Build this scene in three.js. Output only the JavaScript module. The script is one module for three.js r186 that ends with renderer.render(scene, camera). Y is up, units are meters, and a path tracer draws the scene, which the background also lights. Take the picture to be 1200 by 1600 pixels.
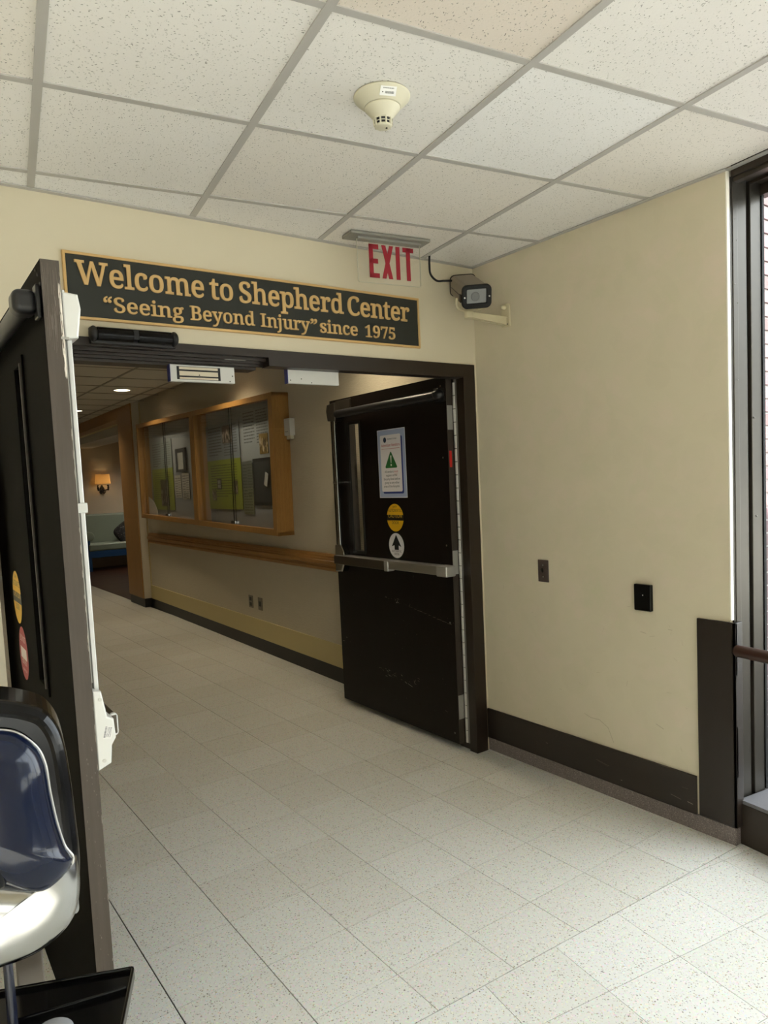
import * as THREE from 'three';
import { mergeGeometries } from 'three/addons/utils/BufferGeometryUtils.js';
import { RoundedBoxGeometry } from 'three/addons/geometries/RoundedBoxGeometry.js';
import { FontLoader } from 'three/addons/loaders/FontLoader.js';
import { TextGeometry } from 'three/addons/geometries/TextGeometry.js';
import { RectAreaLightUniformsLib } from 'three/addons/lights/RectAreaLightUniformsLib.js';

// ------------------------------------------------------------------ camera, sky, exposure
RectAreaLightUniformsLib.init();
const scene = new THREE.Scene();
const renderer = new THREE.WebGLRenderer({ antialias: true });
renderer.toneMapping = THREE.LinearToneMapping;
renderer.toneMappingExposure = 2.4;
renderer.shadowMap.enabled = true;
const camera = new THREE.PerspectiveCamera(2 * Math.atan(800 / 1126.44) * 180 / Math.PI, 0.75, 0.02, 120);
camera.position.set(-0.3379, 1.5706, 1.7875);
camera.rotation.set(-0.07381, -0.62100, -0.04678, 'YXZ');
camera.setViewOffset(1200, 1600, 0.6, -32.4, 1200, 1600);
scene.add(camera);
const SKY = 3.2;                                     // overcast daylight outside the vestibule glass
scene.background = new THREE.Color().setRGB(0.91 * SKY, 1.0 * SKY, 1.05 * SKY);
const sun = new THREE.DirectionalLight(new THREE.Color().setRGB(1, 0.985, 0.94), 12);   // high sun behind the viewer; it reaches the paving, not this corner
sun.position.set(-7, 16, 10); sun.target.position.set(0, 0, 0); sun.castShadow = true; sun.shadow.mapSize.set(2048, 2048);
Object.assign(sun.shadow.camera, { left: -16, right: 16, top: 16, bottom: -16, near: 1, far: 60 }); sun.name = 'sun'; scene.add(sun, sun.target);
const HALL_LAMP = 1.85, SCONCE_LAMP = 0.03;

// ------------------------------------------------------------------ measures
const PHI = 0.1458;                                  // the vestibule grid is turned against the hall
const H = 2.698, ZB = -1.178, XR = 2.463, TILE = 0.3048, CT = 0.6096;
const V = (x, y, z) => new THREE.Vector3(x, y, z);

// ------------------------------------------------------------------ random
function rng(seed) { let a = seed >>> 0; return () => { a = (a + 0x6D2B79F5) >>> 0; let t = Math.imul(a ^ (a >>> 15), 1 | a); t = (t + Math.imul(t ^ (t >>> 7), 61 | t)) ^ t; return ((t ^ (t >>> 14)) >>> 0) / 4294967296; }; }

// ------------------------------------------------------------------ naming and tagging
const used = new Map();
function numbered(n) { const k = used.get(n) || 0; used.set(n, k + 1); return k ? n + '_' + String(k).padStart(3, '0') : n; }
function tag(o, label, category, group) { o.userData.label = label; o.userData.category = category; if (group) o.userData.group = group; return o; }
function mesh(name, geo, mat, parent) {
  const g = Array.isArray(geo) ? mergeGeometries(geo.map((x) => { const y = x.index ? x.toNonIndexed() : x; for (const k of Object.keys(y.attributes)) if (!['position', 'normal', 'uv'].includes(k)) y.deleteAttribute(k); return y; })) : geo;
  const m = new THREE.Mesh(g, mat); m.castShadow = m.receiveShadow = true;
  if (parent) m.name = name; else { m.name = numbered(name); scene.add(m); }
  if (parent) { const k = (parent.userData._n ||= {}); k[name] = (k[name] || 0) + 1; m.name = k[name] > 1 ? name + '_' + String(k[name] - 1).padStart(3, '0') : name; parent.add(m); }
  return m;
}
function thing(name, label, category, pos = [0, 0, 0], turn = 0, group) {
  const o = new THREE.Group(); o.name = numbered(name); o.position.set(...pos); o.rotation.y = turn; scene.add(o);
  return tag(o, label, category, group);
}
function struct(name, pos = [0, 0, 0], turn = 0) { const o = new THREE.Group(); o.name = numbered(name); o.position.set(...pos); o.rotation.y = turn; o.userData.kind = 'structure'; scene.add(o); return o; }
function structMesh(name, geo, mat) { const m = mesh(name, geo, mat); m.userData.kind = 'structure'; return m; }

// ------------------------------------------------------------------ geometry helpers
function uvm(g, s = 1, ox = 0, oy = 0) {             // uv in metres by the dominant normal
  const G = g.index ? g.toNonIndexed() : g, p = G.attributes.position, n = G.attributes.normal, uv = new Float32Array(p.count * 2);
  for (let i = 0; i < p.count; i++) {
    const ax = Math.abs(n.getX(i)), ay = Math.abs(n.getY(i)), az = Math.abs(n.getZ(i));
    let u, v; if (ay >= ax && ay >= az) { u = p.getX(i); v = p.getZ(i); } else if (ax >= az) { u = p.getZ(i); v = p.getY(i); } else { u = p.getX(i); v = p.getY(i); }
    uv[i * 2] = u * s + ox; uv[i * 2 + 1] = v * s + oy;
  }
  G.setAttribute('uv', new THREE.BufferAttribute(uv, 2)); return G;
}
function box(w, h, d, x = 0, y = 0, z = 0) { const g = new THREE.BoxGeometry(w, h, d); g.translate(x, y, z); return uvm(g); }
function span(x0, x1, y0, y1, z0, z1) { return box(x1 - x0, y1 - y0, z1 - z0, (x0 + x1) / 2, (y0 + y1) / 2, (z0 + z1) / 2); }
function rbox(w, h, d, r, x = 0, y = 0, z = 0, seg = 3) { const g = new RoundedBoxGeometry(w, h, d, seg, r); g.translate(x, y, z); return uvm(g); }
function rspan(x0, x1, y0, y1, z0, z1, r = 0.003, seg = 2) { return rbox(Math.abs(x1 - x0), Math.abs(y1 - y0), Math.abs(z1 - z0), r, (x0 + x1) / 2, (y0 + y1) / 2, (z0 + z1) / 2, seg); }
function cyl(r0, r1, h, x = 0, y = 0, z = 0, axis = 'y', seg = 24) {
  const g = new THREE.CylinderGeometry(r0, r1, h, seg); if (axis === 'x') g.rotateZ(Math.PI / 2); if (axis === 'z') g.rotateX(Math.PI / 2); g.translate(x, y, z); return g;
}
function lathe(pts, seg = 40) { return new THREE.LatheGeometry(pts.map((p) => new THREE.Vector2(p[0], p[1])), seg); }
function shapeOf(pts) { const s = new THREE.Shape(); pts.forEach((p, i) => (i ? s.lineTo(p[0], p[1]) : s.moveTo(p[0], p[1]))); s.closePath(); return s; }
function extrude(pts, depth, bevel = 0, holes = [], seg = 2) {
  const s = Array.isArray(pts) ? shapeOf(pts) : pts; for (const h of holes) s.holes.push(shapeOf(h));
  const g = new THREE.ExtrudeGeometry(s, { depth: depth - 2 * bevel, bevelEnabled: bevel > 0, bevelSize: bevel, bevelThickness: bevel, bevelOffset: -bevel, bevelSegments: seg, curveSegments: 12 });
  g.translate(0, 0, bevel); return uvm(g);
}
function tube(pts, r, seg = 40, rad = 10) { return new THREE.TubeGeometry(new THREE.CatmullRomCurve3(pts.map((p) => V(...p))), seg, r, rad); }
function rrect(x0, x1, y0, y1, r) {
  const o = [], c = [[x1 - r, y1 - r, 0], [x0 + r, y1 - r, 1], [x0 + r, y0 + r, 2], [x1 - r, y0 + r, 3]];
  for (const [cx, cy, q] of c) for (let i = 0; i <= 5; i++) { const a = (q + i / 5) * Math.PI / 2; o.push([cx + r * Math.cos(a), cy + r * Math.sin(a)]); } return o;
}
function ring(x0, x1, y0, y1, t, depth, bevel = 0) { return extrude([[x0, y0], [x1, y0], [x1, y1], [x0, y1]], depth, bevel, [[[x0 + t, y0 + t], [x0 + t, y1 - t], [x1 - t, y1 - t], [x1 - t, y0 + t]]]); }
// convex polygons on the floor plan: [[x, z], ...]
const area = (P) => P.reduce((s, p, i) => { const q = P[(i + 1) % P.length]; return s + p[0] * q[1] - q[0] * p[1]; }, 0) / 2;
function cut(P, nx, nz, d) {                        // keeps nx*x + nz*z <= d
  const o = []; for (let i = 0; i < P.length; i++) { const a = P[i], b = P[(i + 1) % P.length], fa = nx * a[0] + nz * a[1] - d, fb = nx * b[0] + nz * b[1] - d;
    if (fa <= 0) o.push(a); if ((fa < 0 && fb > 0) || (fa > 0 && fb < 0)) { const t = fa / (fa - fb); o.push([a[0] + t * (b[0] - a[0]), a[1] + t * (b[1] - a[1])]); } } return o;
}
function clip(P, Q) { const s = Math.sign(area(Q)); for (let i = 0; i < Q.length && P.length; i++) { const a = Q[i], b = Q[(i + 1) % Q.length]; let nx = (b[1] - a[1]) * s, nz = -(b[0] - a[0]) * s; P = cut(P, nx, nz, nx * a[0] + nz * a[1]); } return P; }
function prism(P, y0, y1, ou = 0, ov = 0, rot = 0) {  // a slab of plan P between y0 and y1, uv in metres of the plan
  if (area(P) > 0) P = P.slice().reverse();         // so that the top faces up
  const pos = [], nor = [], uv = [], c = Math.cos(rot), s = Math.sin(rot);
  const put = (p, y, n) => { pos.push(p[0], y, p[1]); nor.push(...n); uv.push(c * p[0] - s * p[1] + ou, s * p[0] + c * p[1] + ov); };
  for (let i = 1; i + 1 < P.length; i++) { for (const k of [0, i, i + 1]) put(P[k], y1, [0, 1, 0]); for (const k of [0, i + 1, i]) put(P[k], y0, [0, -1, 0]); }
  for (let i = 0; i < P.length; i++) { const a = P[i], b = P[(i + 1) % P.length], l = Math.hypot(b[0] - a[0], b[1] - a[1]) || 1, n = [-(b[1] - a[1]) / l, 0, (b[0] - a[0]) / l];
    put(a, y0, n); put(b, y0, n); put(b, y1, n); put(a, y0, n); put(b, y1, n); put(a, y1, n); }
  const g = new THREE.BufferGeometry(); g.setAttribute('position', new THREE.Float32BufferAttribute(pos, 3)); g.setAttribute('normal', new THREE.Float32BufferAttribute(nor, 3)); g.setAttribute('uv', new THREE.Float32BufferAttribute(uv, 2)); return g;
}
// a bulging shell over a closed outline that is star-shaped about (cx, cy)
function dome(outline, cx, cy, z0, h, pow = 2.4, rings = 14, n = 96) {
  const crv = new THREE.CatmullRomCurve3(outline.map((p) => V(p[0], p[1], 0)), true, 'catmullrom', 0.4), B = crv.getSpacedPoints(n), pos = [], idx = [];
  pos.push(cx, cy, z0 + h);
  for (let r = 1; r <= rings; r++) for (let i = 0; i < n; i++) { const t = Math.pow(r / rings, 0.7), zz = z0 + h * Math.pow(1 - Math.pow(t, pow), 0.6); pos.push(cx + (B[i].x - cx) * t, cy + (B[i].y - cy) * t, zz); }
  for (let i = 0; i < n; i++) { pos.push(B[i].x, B[i].y, z0 - 0.012); }
  const at = (r, i) => (r === 0 ? 0 : 1 + (r - 1) * n + (i % n));
  const ccw = B.slice(0, n).reduce((s, p, i) => { const q = B[(i + 1) % n]; return s + p.x * q.y - q.x * p.y; }, 0) > 0;
  const tri = (a, b, c) => (ccw ? idx.push(a, b, c) : idx.push(a, c, b));
  for (let i = 0; i < n; i++) { tri(0, at(1, i), at(1, i + 1)); for (let r = 1; r <= rings; r++) { tri(at(r, i), at(r + 1, i), at(r + 1, i + 1)); tri(at(r, i), at(r + 1, i + 1), at(r, i + 1)); } }
  const g = new THREE.BufferGeometry(); g.setAttribute('position', new THREE.Float32BufferAttribute(pos, 3)); g.setIndex(idx); g.computeVertexNormals(); return uvm(g);
}

// ------------------------------------------------------------------ textures
function canvas(w, h) { const c = document.createElement('canvas'); c.width = w; c.height = h; return c; }
function texture(c, metres, srgb = true) { const t = new THREE.CanvasTexture(c); t.wrapS = t.wrapT = THREE.RepeatWrapping; if (srgb) t.colorSpace = THREE.SRGBColorSpace; t.anisotropy = 8; if (metres) t.repeat.set(1 / metres[0], 1 / metres[1]); return t; }
const rgb = (r, g, b) => 'rgb(' + Math.round(r) + ',' + Math.round(g) + ',' + Math.round(b) + ')';
function wrapBlob(x, W, h, a, l, w, col, S) { x.fillStyle = col; for (const dx of [-S, 0, S]) for (const dy of [-S, 0, S]) { if (W + dx < -12 || W + dx > S + 12 || h + dy < -12 || h + dy > S + 12) continue; x.beginPath(); x.ellipse(W + dx, h + dy, l, w, a, 0, 7); x.fill(); } }
function terrazzoTile() {
  const S = 1024, c = canvas(S, S), x = c.getContext('2d'), r = rng(11); x.fillStyle = rgb(213, 212, 205); x.fillRect(0, 0, S, S);
  for (let i = 0; i < 5200; i++) wrapBlob(x, r() * S, r() * S, r() * 6.3, 2 + r() * 7, 1.5 + r() * 4, rgb(203 + r() * 26, 200 + r() * 26, 192 + r() * 26), S);
  for (let i = 0; i < 3600; i++) { const k = r(), d = r() * 26, col = k < 0.42 ? rgb(168 + d, 154 + d, 132 + d) : k < 0.72 ? rgb(156 + d, 152 + d, 146 + d) : k < 0.9 ? rgb(120 + d, 112 + d, 103 + d) : rgb(182, 158 + d / 2, 128);
    const l = 1.1 + Math.pow(r(), 2.6) * 4.6; wrapBlob(x, r() * S, r() * S, r() * 6.3, l, 0.8 + l * (0.3 + r() * 0.3), col, S); }
  for (let i = 0; i < 950; i++) wrapBlob(x, r() * S, r() * S, r() * 6.3, 0.8 + r() * 2.6, 0.7 + r() * 1.1, rgb(74 + r() * 30, 80 + r() * 26, 74 + r() * 24), S);
  return c;
}
function ceilingTex(seed, base) {
  const S = 1024, c = canvas(S, S), b = canvas(S, S), x = c.getContext('2d'), y = b.getContext('2d'), r = rng(seed);
  x.fillStyle = rgb(...base); x.fillRect(0, 0, S, S); y.fillStyle = rgb(200, 200, 200); y.fillRect(0, 0, S, S);
  for (let i = 0; i < 9000; i++) { const X = r() * S, Y = r() * S, g = 188 + r() * 40, R = 2 + r() * 5; wrapBlob(y, X, Y, r() * 6, R, R * 0.7, rgb(g, g, g), S); }
  for (let i = 0; i < 1750; i++) { const X = r() * S, Y = r() * S, a = r() < 0.65 ? -0.5 + r() : r() * 6, l = 1.2 + Math.pow(r(), 1.6) * 4.6, w = 0.9 + r() * 1.1, k = 0.52 + r() * 0.26;
    wrapBlob(x, X, Y, a, l, w, rgb(base[0] * k, base[1] * k * 0.985, base[2] * k * 0.96), S); wrapBlob(y, X, Y, a, l, w, rgb(40, 40, 40), S); }
  for (let i = 0; i < 1500; i++) { const X = r() * S, Y = r() * S; wrapBlob(x, X, Y, 0, 0.9, 0.9, rgb(base[0] * 0.8, base[1] * 0.79, base[2] * 0.77), S); wrapBlob(y, X, Y, 0, 1, 1, rgb(90, 90, 90), S); }
  return [texture(c, [CT, CT]), texture(b, [CT, CT], false)];
}
function woodTex(cA, cB, seed, W = 512, Hh = 1024) {
  const c = canvas(W, Hh), x = c.getContext('2d'), r = rng(seed); x.fillStyle = rgb(...cA); x.fillRect(0, 0, W, Hh);
  for (let i = 0; i < 900; i++) { const X = r() * W, k = r(), a = 0.05 + 0.2 * r(); x.strokeStyle = 'rgba(' + cB.map((v) => Math.round(v * (0.8 + k * 0.5))).join(',') + ',' + a + ')'; x.lineWidth = 0.6 + r() * 3; const Y = r() * Hh, L = 80 + r() * 500, ph = r() * 6; x.beginPath(); for (let t = 0; t <= 12; t++) { const px = X + Math.sin(ph + t * 0.5) * 3, py = Y + L * t / 12; t ? x.lineTo(px, py) : x.moveTo(px, py); } x.stroke(); }
  for (let i = 0; i < 1400; i++) { x.fillStyle = 'rgba(' + cB.map((v) => Math.round(v * 0.55)).join(',') + ',0.28)'; x.fillRect(r() * W, r() * Hh, 1, 4 + r() * 18); }
  return c;
}
function speckTex(base, dots, n, seed, S = 512, spread = 30) {
  const c = canvas(S, S), x = c.getContext('2d'), r = rng(seed); x.fillStyle = rgb(...base); x.fillRect(0, 0, S, S);
  for (let i = 0; i < n; i++) { const d = dots[Math.floor(r() * dots.length)], k = (r() - 0.5) * spread; wrapBlob(x, r() * S, r() * S, r() * 6, 0.8 + r() * 2.2, 0.7 + r() * 1.4, rgb(d[0] + k, d[1] + k, d[2] + k), S); } return c;
}
function grainTex(lo, hi, seed, S = 256, stretch = 1) {  // grey relief noise
  const c = canvas(S, S), x = c.getContext('2d'), r = rng(seed); x.fillStyle = rgb((lo + hi) / 2, (lo + hi) / 2, (lo + hi) / 2); x.fillRect(0, 0, S, S);
  for (let i = 0; i < 6000; i++) { const g = lo + r() * (hi - lo), R = 1 + r() * 3; wrapBlob(x, r() * S, r() * S, 0, R * stretch, R, 'rgba(' + [g, g, g].map(Math.round).join(',') + ',0.6)', S); } return c;
}
const M = {};
const std = (color, roughness = 0.6, metalness = 0, extra = {}) => new THREE.MeshStandardMaterial({ color, roughness, metalness, ...extra });
const phys = (color, roughness, extra) => new THREE.MeshPhysicalMaterial({ color, roughness, ...extra });
{
  const ft = texture(terrazzoTile(), [0.61, 0.61]);
  M.tiles = ['#fcfcfb', '#f9f8f6', '#ffffff'].map((c) => new THREE.MeshPhysicalMaterial({ color: c, map: ft, roughness: 0.42, specularIntensity: 0.6 }));
  M.grout = std('#17130f', 0.95);
  const wallBump = texture(grainTex(110, 150, 5, 256), [0.16, 0.16], false);
  M.cream = std('#d5cbb1', 0.62, 0, { bumpMap: wallBump, bumpScale: 0.00025 });
  M.bead = std('#f4efe0', 0.4);
  M.brown = std('#271f19', 0.42, 0, { bumpMap: wallBump, bumpScale: 0.0002 });
  M.jamb = std('#524e48', 0.36, 0.75);
  M.brownMetal = phys('#352d26', 0.4, { metalness: 0.25, bumpMap: wallBump, bumpScale: 0.00012 });
  M.frame = phys('#231910', 0.38, { bumpMap: wallBump, bumpScale: 0.00015 });
  M.doorEdge = phys('#4c443b', 0.5, { bumpMap: wallBump, bumpScale: 0.0003 });
  M.terrazzo = std('#ffffff', 0.55, 0, { map: texture(speckTex([118, 108, 104], [[62, 54, 52], [162, 152, 148], [84, 76, 74], [186, 174, 168]], 5200, 21, 512, 20), [0.3, 0.3]) });
  M.sill = std('#b0b0b2', 0.5, 0, { map: texture(speckTex([150, 148, 150], [[128, 126, 130], [170, 168, 170]], 3000, 23), [0.2, 0.2]) });
  M.grid = std('#b9b6b1', 0.5);
  const tones = [[240, 237, 232], [236, 231, 223], [244, 243, 241]];
  M.ceil = tones.map((t, i) => { const [m, b] = ceilingTex(31 + i, t); return std('#ffffff', 0.92, 0, { map: m, bumpMap: b, bumpScale: 0.0016 }); });
  M.ceilOld = (() => { const [m, b] = ceilingTex(44, [228, 218, 206]); return std('#ffffff', 0.92, 0, { map: m, bumpMap: b, bumpScale: 0.0016 }); })();
  M.hallCeil = std('#cfc8b8', 0.9, 0, { bumpMap: wallBump, bumpScale: 0.0006 });
  M.paper = std('#c6bca6', 0.75, 0, { bumpMap: texture(grainTex(70, 185, 6, 256, 7), [0.3, 0.12], false), bumpScale: 0.003 });
  M.hallCream = std('#c5b582', 0.55);
  M.black = std('#0b0a09', 0.45);
  M.blackGloss = phys('#060607', 0.16, { specularIntensity: 0.35, clearcoat: 0.06, clearcoatRoughness: 0.1 });
  M.blackPlastic = std('#121214', 0.38);
  M.rubber = std('#0a0a0a', 0.7);
  M.chrome = std('#a4a4a2', 0.16, 1);
  M.steel = std('#b4b3ae', 0.36, 1);
  M.alu = std('#c9c8c3', 0.42, 0.85);
  M.greyMetal = std('#7c7a74', 0.42, 0.7);
  M.darkSteel = std('#5b554c', 0.38, 0.85);
  M.whitePaint = std('#d2d1cb', 0.45);
  M.gold = std('#d2ad72', 0.5, 0.12);
  M.signField = std('#23261f', 0.6, 0, { bumpMap: texture(grainTex(90, 170, 8, 256), [0.03, 0.03], false), bumpScale: 0.0008 });
  M.oak = std('#ffffff', 0.42, 0, { map: texture(woodTex([164, 122, 66], [118, 78, 30], 51), [0.35, 0.9]) });
  M.oakRail = std('#ffffff', 0.42, 0, { map: (() => { const t = texture(woodTex([166, 120, 64], [112, 74, 28], 52), [0.3, 0.9]); t.rotation = Math.PI / 2; return t; })() });
  M.oakFlat = std('#ffffff', 0.5, 0, { map: texture(woodTex([158, 118, 68], [122, 84, 40], 53), [0.5, 1.2]) });
  M.glass = new THREE.MeshPhysicalMaterial({ color: '#ffffff', roughness: 0.02, transmission: 1, thickness: 0, ior: 1.5 });
  M.acrylic = new THREE.MeshPhysicalMaterial({ color: '#ffffff', roughness: 0.02, transmission: 1, thickness: 0, ior: 1.45 });
  M.beige = std('#cfc5a4', 0.5);
  M.ivory = std('#d9d4bd', 0.45);
  M.cctv = std('#968a78', 0.45, 0.1); M.canopy = std('#8e8c85', 0.45, 0.2);
  M.red = std('#950f24', 0.5);
}

// ------------------------------------------------------------------ floor
const frontPlan = [[-2.1, ZB], [2.55, ZB], [2.56, 0.3], [1.95, 4.9], [-2.8, 4.2]];   // vestibule footprint, up to the curb
const seamA = 0.157, seamB = 0.0485;                                                   // the seam between the two floor layings
const floor = struct('floor');
mesh('floor_slab', prism([[-3, -16], [7, -16], [7, 5.2], [-3, 5.2]], -0.12, -0.0055), M.grout, floor);
{
  const r = rng(77), bodies = [], fullGeo = [];
  const near = cut(frontPlan, seamB, -1, -seamA - 0.0018), rest = [];
  const hallPlan = [[-0.46, -14.4], [2.68, -14.4], [2.68, ZB + 0.001], [-0.46, ZB + 0.001]];
  const farVest = cut(frontPlan, -seamB, 1, seamA - 0.0018);
  const add = (P, isPart) => { if (P.length < 3 || Math.abs(area(P)) < 4e-4) return; const g = prism(P, -0.005, (r() - 0.5) * 0.0002, r(), r(), Math.floor(r() * 4) * Math.PI / 2); const m = M.tiles[Math.floor(r() * 3)]; if (isPart) mesh('floor_tile', g, m, floor); else rest.push(g); };
  const gap = (L) => (L === 1 ? 0.0021 : L === 2 ? 0.0017 : 0.0012);
  for (let L = -8; L < 9; L++) for (let m = 4; m > -48; m--) {       // main laying: lines run into the hall
    const x0 = L * TILE + gap(L), x1 = (L + 1) * TILE - gap(L + 1), z0 = (m - 1) * TILE + 0.0009, z1 = m * TILE - 0.0009;
    const P = [[x0, z0], [x1, z0], [x1, z1], [x0, z1]];
    const inView = x1 > 0.25 - Math.max(0, -z1 - 1) * 0.0 && L >= 0;
    add(clip(clip(P, farVest), [[-3, ZB], [3, ZB], [3, 5], [-3, 5]]), inView || z1 > -0.9);
    add(clip(P, hallPlan), L >= 0 && z0 > -8.2);
  }
  const O = [1.666, 0.51], ex = [Math.cos(PHI), Math.sin(PHI)], ez = [-Math.sin(PHI), Math.cos(PHI)];
  for (let i = -16; i < 5; i++) for (let j = -4; j < 16; j++) {       // vestibule laying, turned by 8 degrees
    const q = (a, b) => [O[0] + ex[0] * a * TILE + ez[0] * b * TILE, O[1] + ex[1] * a * TILE + ez[1] * b * TILE], e = 0.0028;
    const P = clip([q(i + e, j + e), q(i + 1 - e, j + e), q(i + 1 - e, j + 1 - e), q(i + e, j + 1 - e)], near);
    if (P.length < 3) continue; const c = q(i + 0.5, j + 0.5);
    add(P, c[0] > -0.2 && c[1] < 1.5);
  }
  const st = mesh('floor_tile_field', rest, M.tiles[0], floor); st.userData.kind = 'stuff';
}

// ------------------------------------------------------------------ vestibule shell
const winDir = V(-Math.sin(PHI), 0, Math.cos(PHI)), winOut = V(Math.cos(PHI), 0, Math.sin(PHI));
const W0 = V(2.49, 0, 0.268);                        // where the curb meets the wall end
const roomPlan = [[-1.95, ZB], [XR, ZB], [XR, 0.262], [2.49, 0.262], [2.49 - 0.1453 * 4.4, 0.262 + 0.9893 * 4.4], [-2.52, 4.0]];
const ceilPlan = [[-1.95, ZB + 0.018], [XR - 0.018, ZB + 0.018], [XR - 0.018, 0.262], [2.462 - 0.1453 * 4.4, 0.262 + 0.9893 * 4.4], [-2.52, 4.0]];
const ceiling = struct('ceiling');
mesh('ceiling_deck', prism([[-2.8, ZB - 0.14], [2.66, ZB - 0.14], [2.66, 0.3], [2.0, 4.95], [-3.0, 4.2]], H + 0.06, H + 0.2), M.brown, ceiling);
{
  const O = [0.31796, -1.62131], ex = [Math.cos(PHI), Math.sin(PHI)], ez = [-Math.sin(PHI), Math.cos(PHI)], r = rng(5);
  const q = (a, b) => [O[0] + (ex[0] * a + ez[0] * b) * CT, O[1] + (ex[1] * a + ez[1] * b) * CT], e = 0.0125 / CT;
  for (let i = -6; i < 6; i++) for (let j = -2; j < 12; j++) {
    const P = clip([q(i + e, j + e), q(i + 1 - e, j + e), q(i + 1 - e, j + 1 - e), q(i + e, j + 1 - e)], ceilPlan);
    if (P.length < 3 || Math.abs(area(P)) < 5e-4) continue;
    const mat = (i === 1 && j === 3) ? M.ceilOld : M.ceil[Math.floor(r() * 3)];
    const rot = -PHI + (r() < 0.5 ? 0 : Math.PI / 2);
    const g = prism(P, H + 0.0025 + r() * 0.0012, H + 0.018, r(), r(), rot); mesh('ceiling_tile', g, mat, ceiling);
  }
  const bar = (a, b, w, y0 = H - 0.001, y1 = H + 0.006) => { const d = [b[0] - a[0], b[1] - a[1]], l = Math.hypot(...d), n = [-d[1] / l * w / 2, d[0] / l * w / 2]; const P = clip([[a[0] + n[0], a[1] + n[1]], [b[0] + n[0], b[1] + n[1]], [b[0] - n[0], b[1] - n[1]], [a[0] - n[0], a[1] - n[1]]], ceilPlan); if (P.length > 2) mesh('grid_bar', prism(P, y0, y1), M.grid, ceiling); };
  for (let i = -5; i < 6; i++) bar(q(i, -3), q(i, 12), 0.0255);
  for (let j = -2; j < 12; j++) for (let i = -6; i < 6; i++) bar(q(i + 0.021, j), q(i + 0.979, j), 0.0245, H - 0.0002);
  // wall angle all round
  const angle = (a, b) => { const d = V(b[0] - a[0], 0, b[1] - a[1]), l = d.length(); const g = box(l, 0.02, 0.022, l / 2, 0, 0.011), g2 = box(l, 0.004, 0.024, l / 2, -0.009, 0.012); const m = mesh('wall_angle', [g, g2].slice(1), M.grid, ceiling); m.position.set(a[0], H + 0.008, a[1]); m.rotation.y = -Math.atan2(d.z, d.x); };
  angle([-1.95, ZB], [XR, ZB]); angle([XR, ZB], [XR, 0.262]); angle([XR + 0.012, 0.262], [XR + 0.012 - 0.1453 * 4.4, 0.262 + 0.9893 * 4.4]);
}
// back wall with the door opening
const JX0 = 0.012, JX1 = 2.357;
{
  const w = struct('wall_back');
  mesh('wall_panel', [span(-2.1, JX0 - 0.02, 0, H + 0.06, ZB - 0.14, ZB), span(JX0 - 0.02, 2.40, 2.15, H + 0.06, ZB - 0.14, ZB), span(2.40, XR + 0.15, 0, H + 0.06, ZB - 0.14, ZB)], M.cream, w);
}
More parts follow.
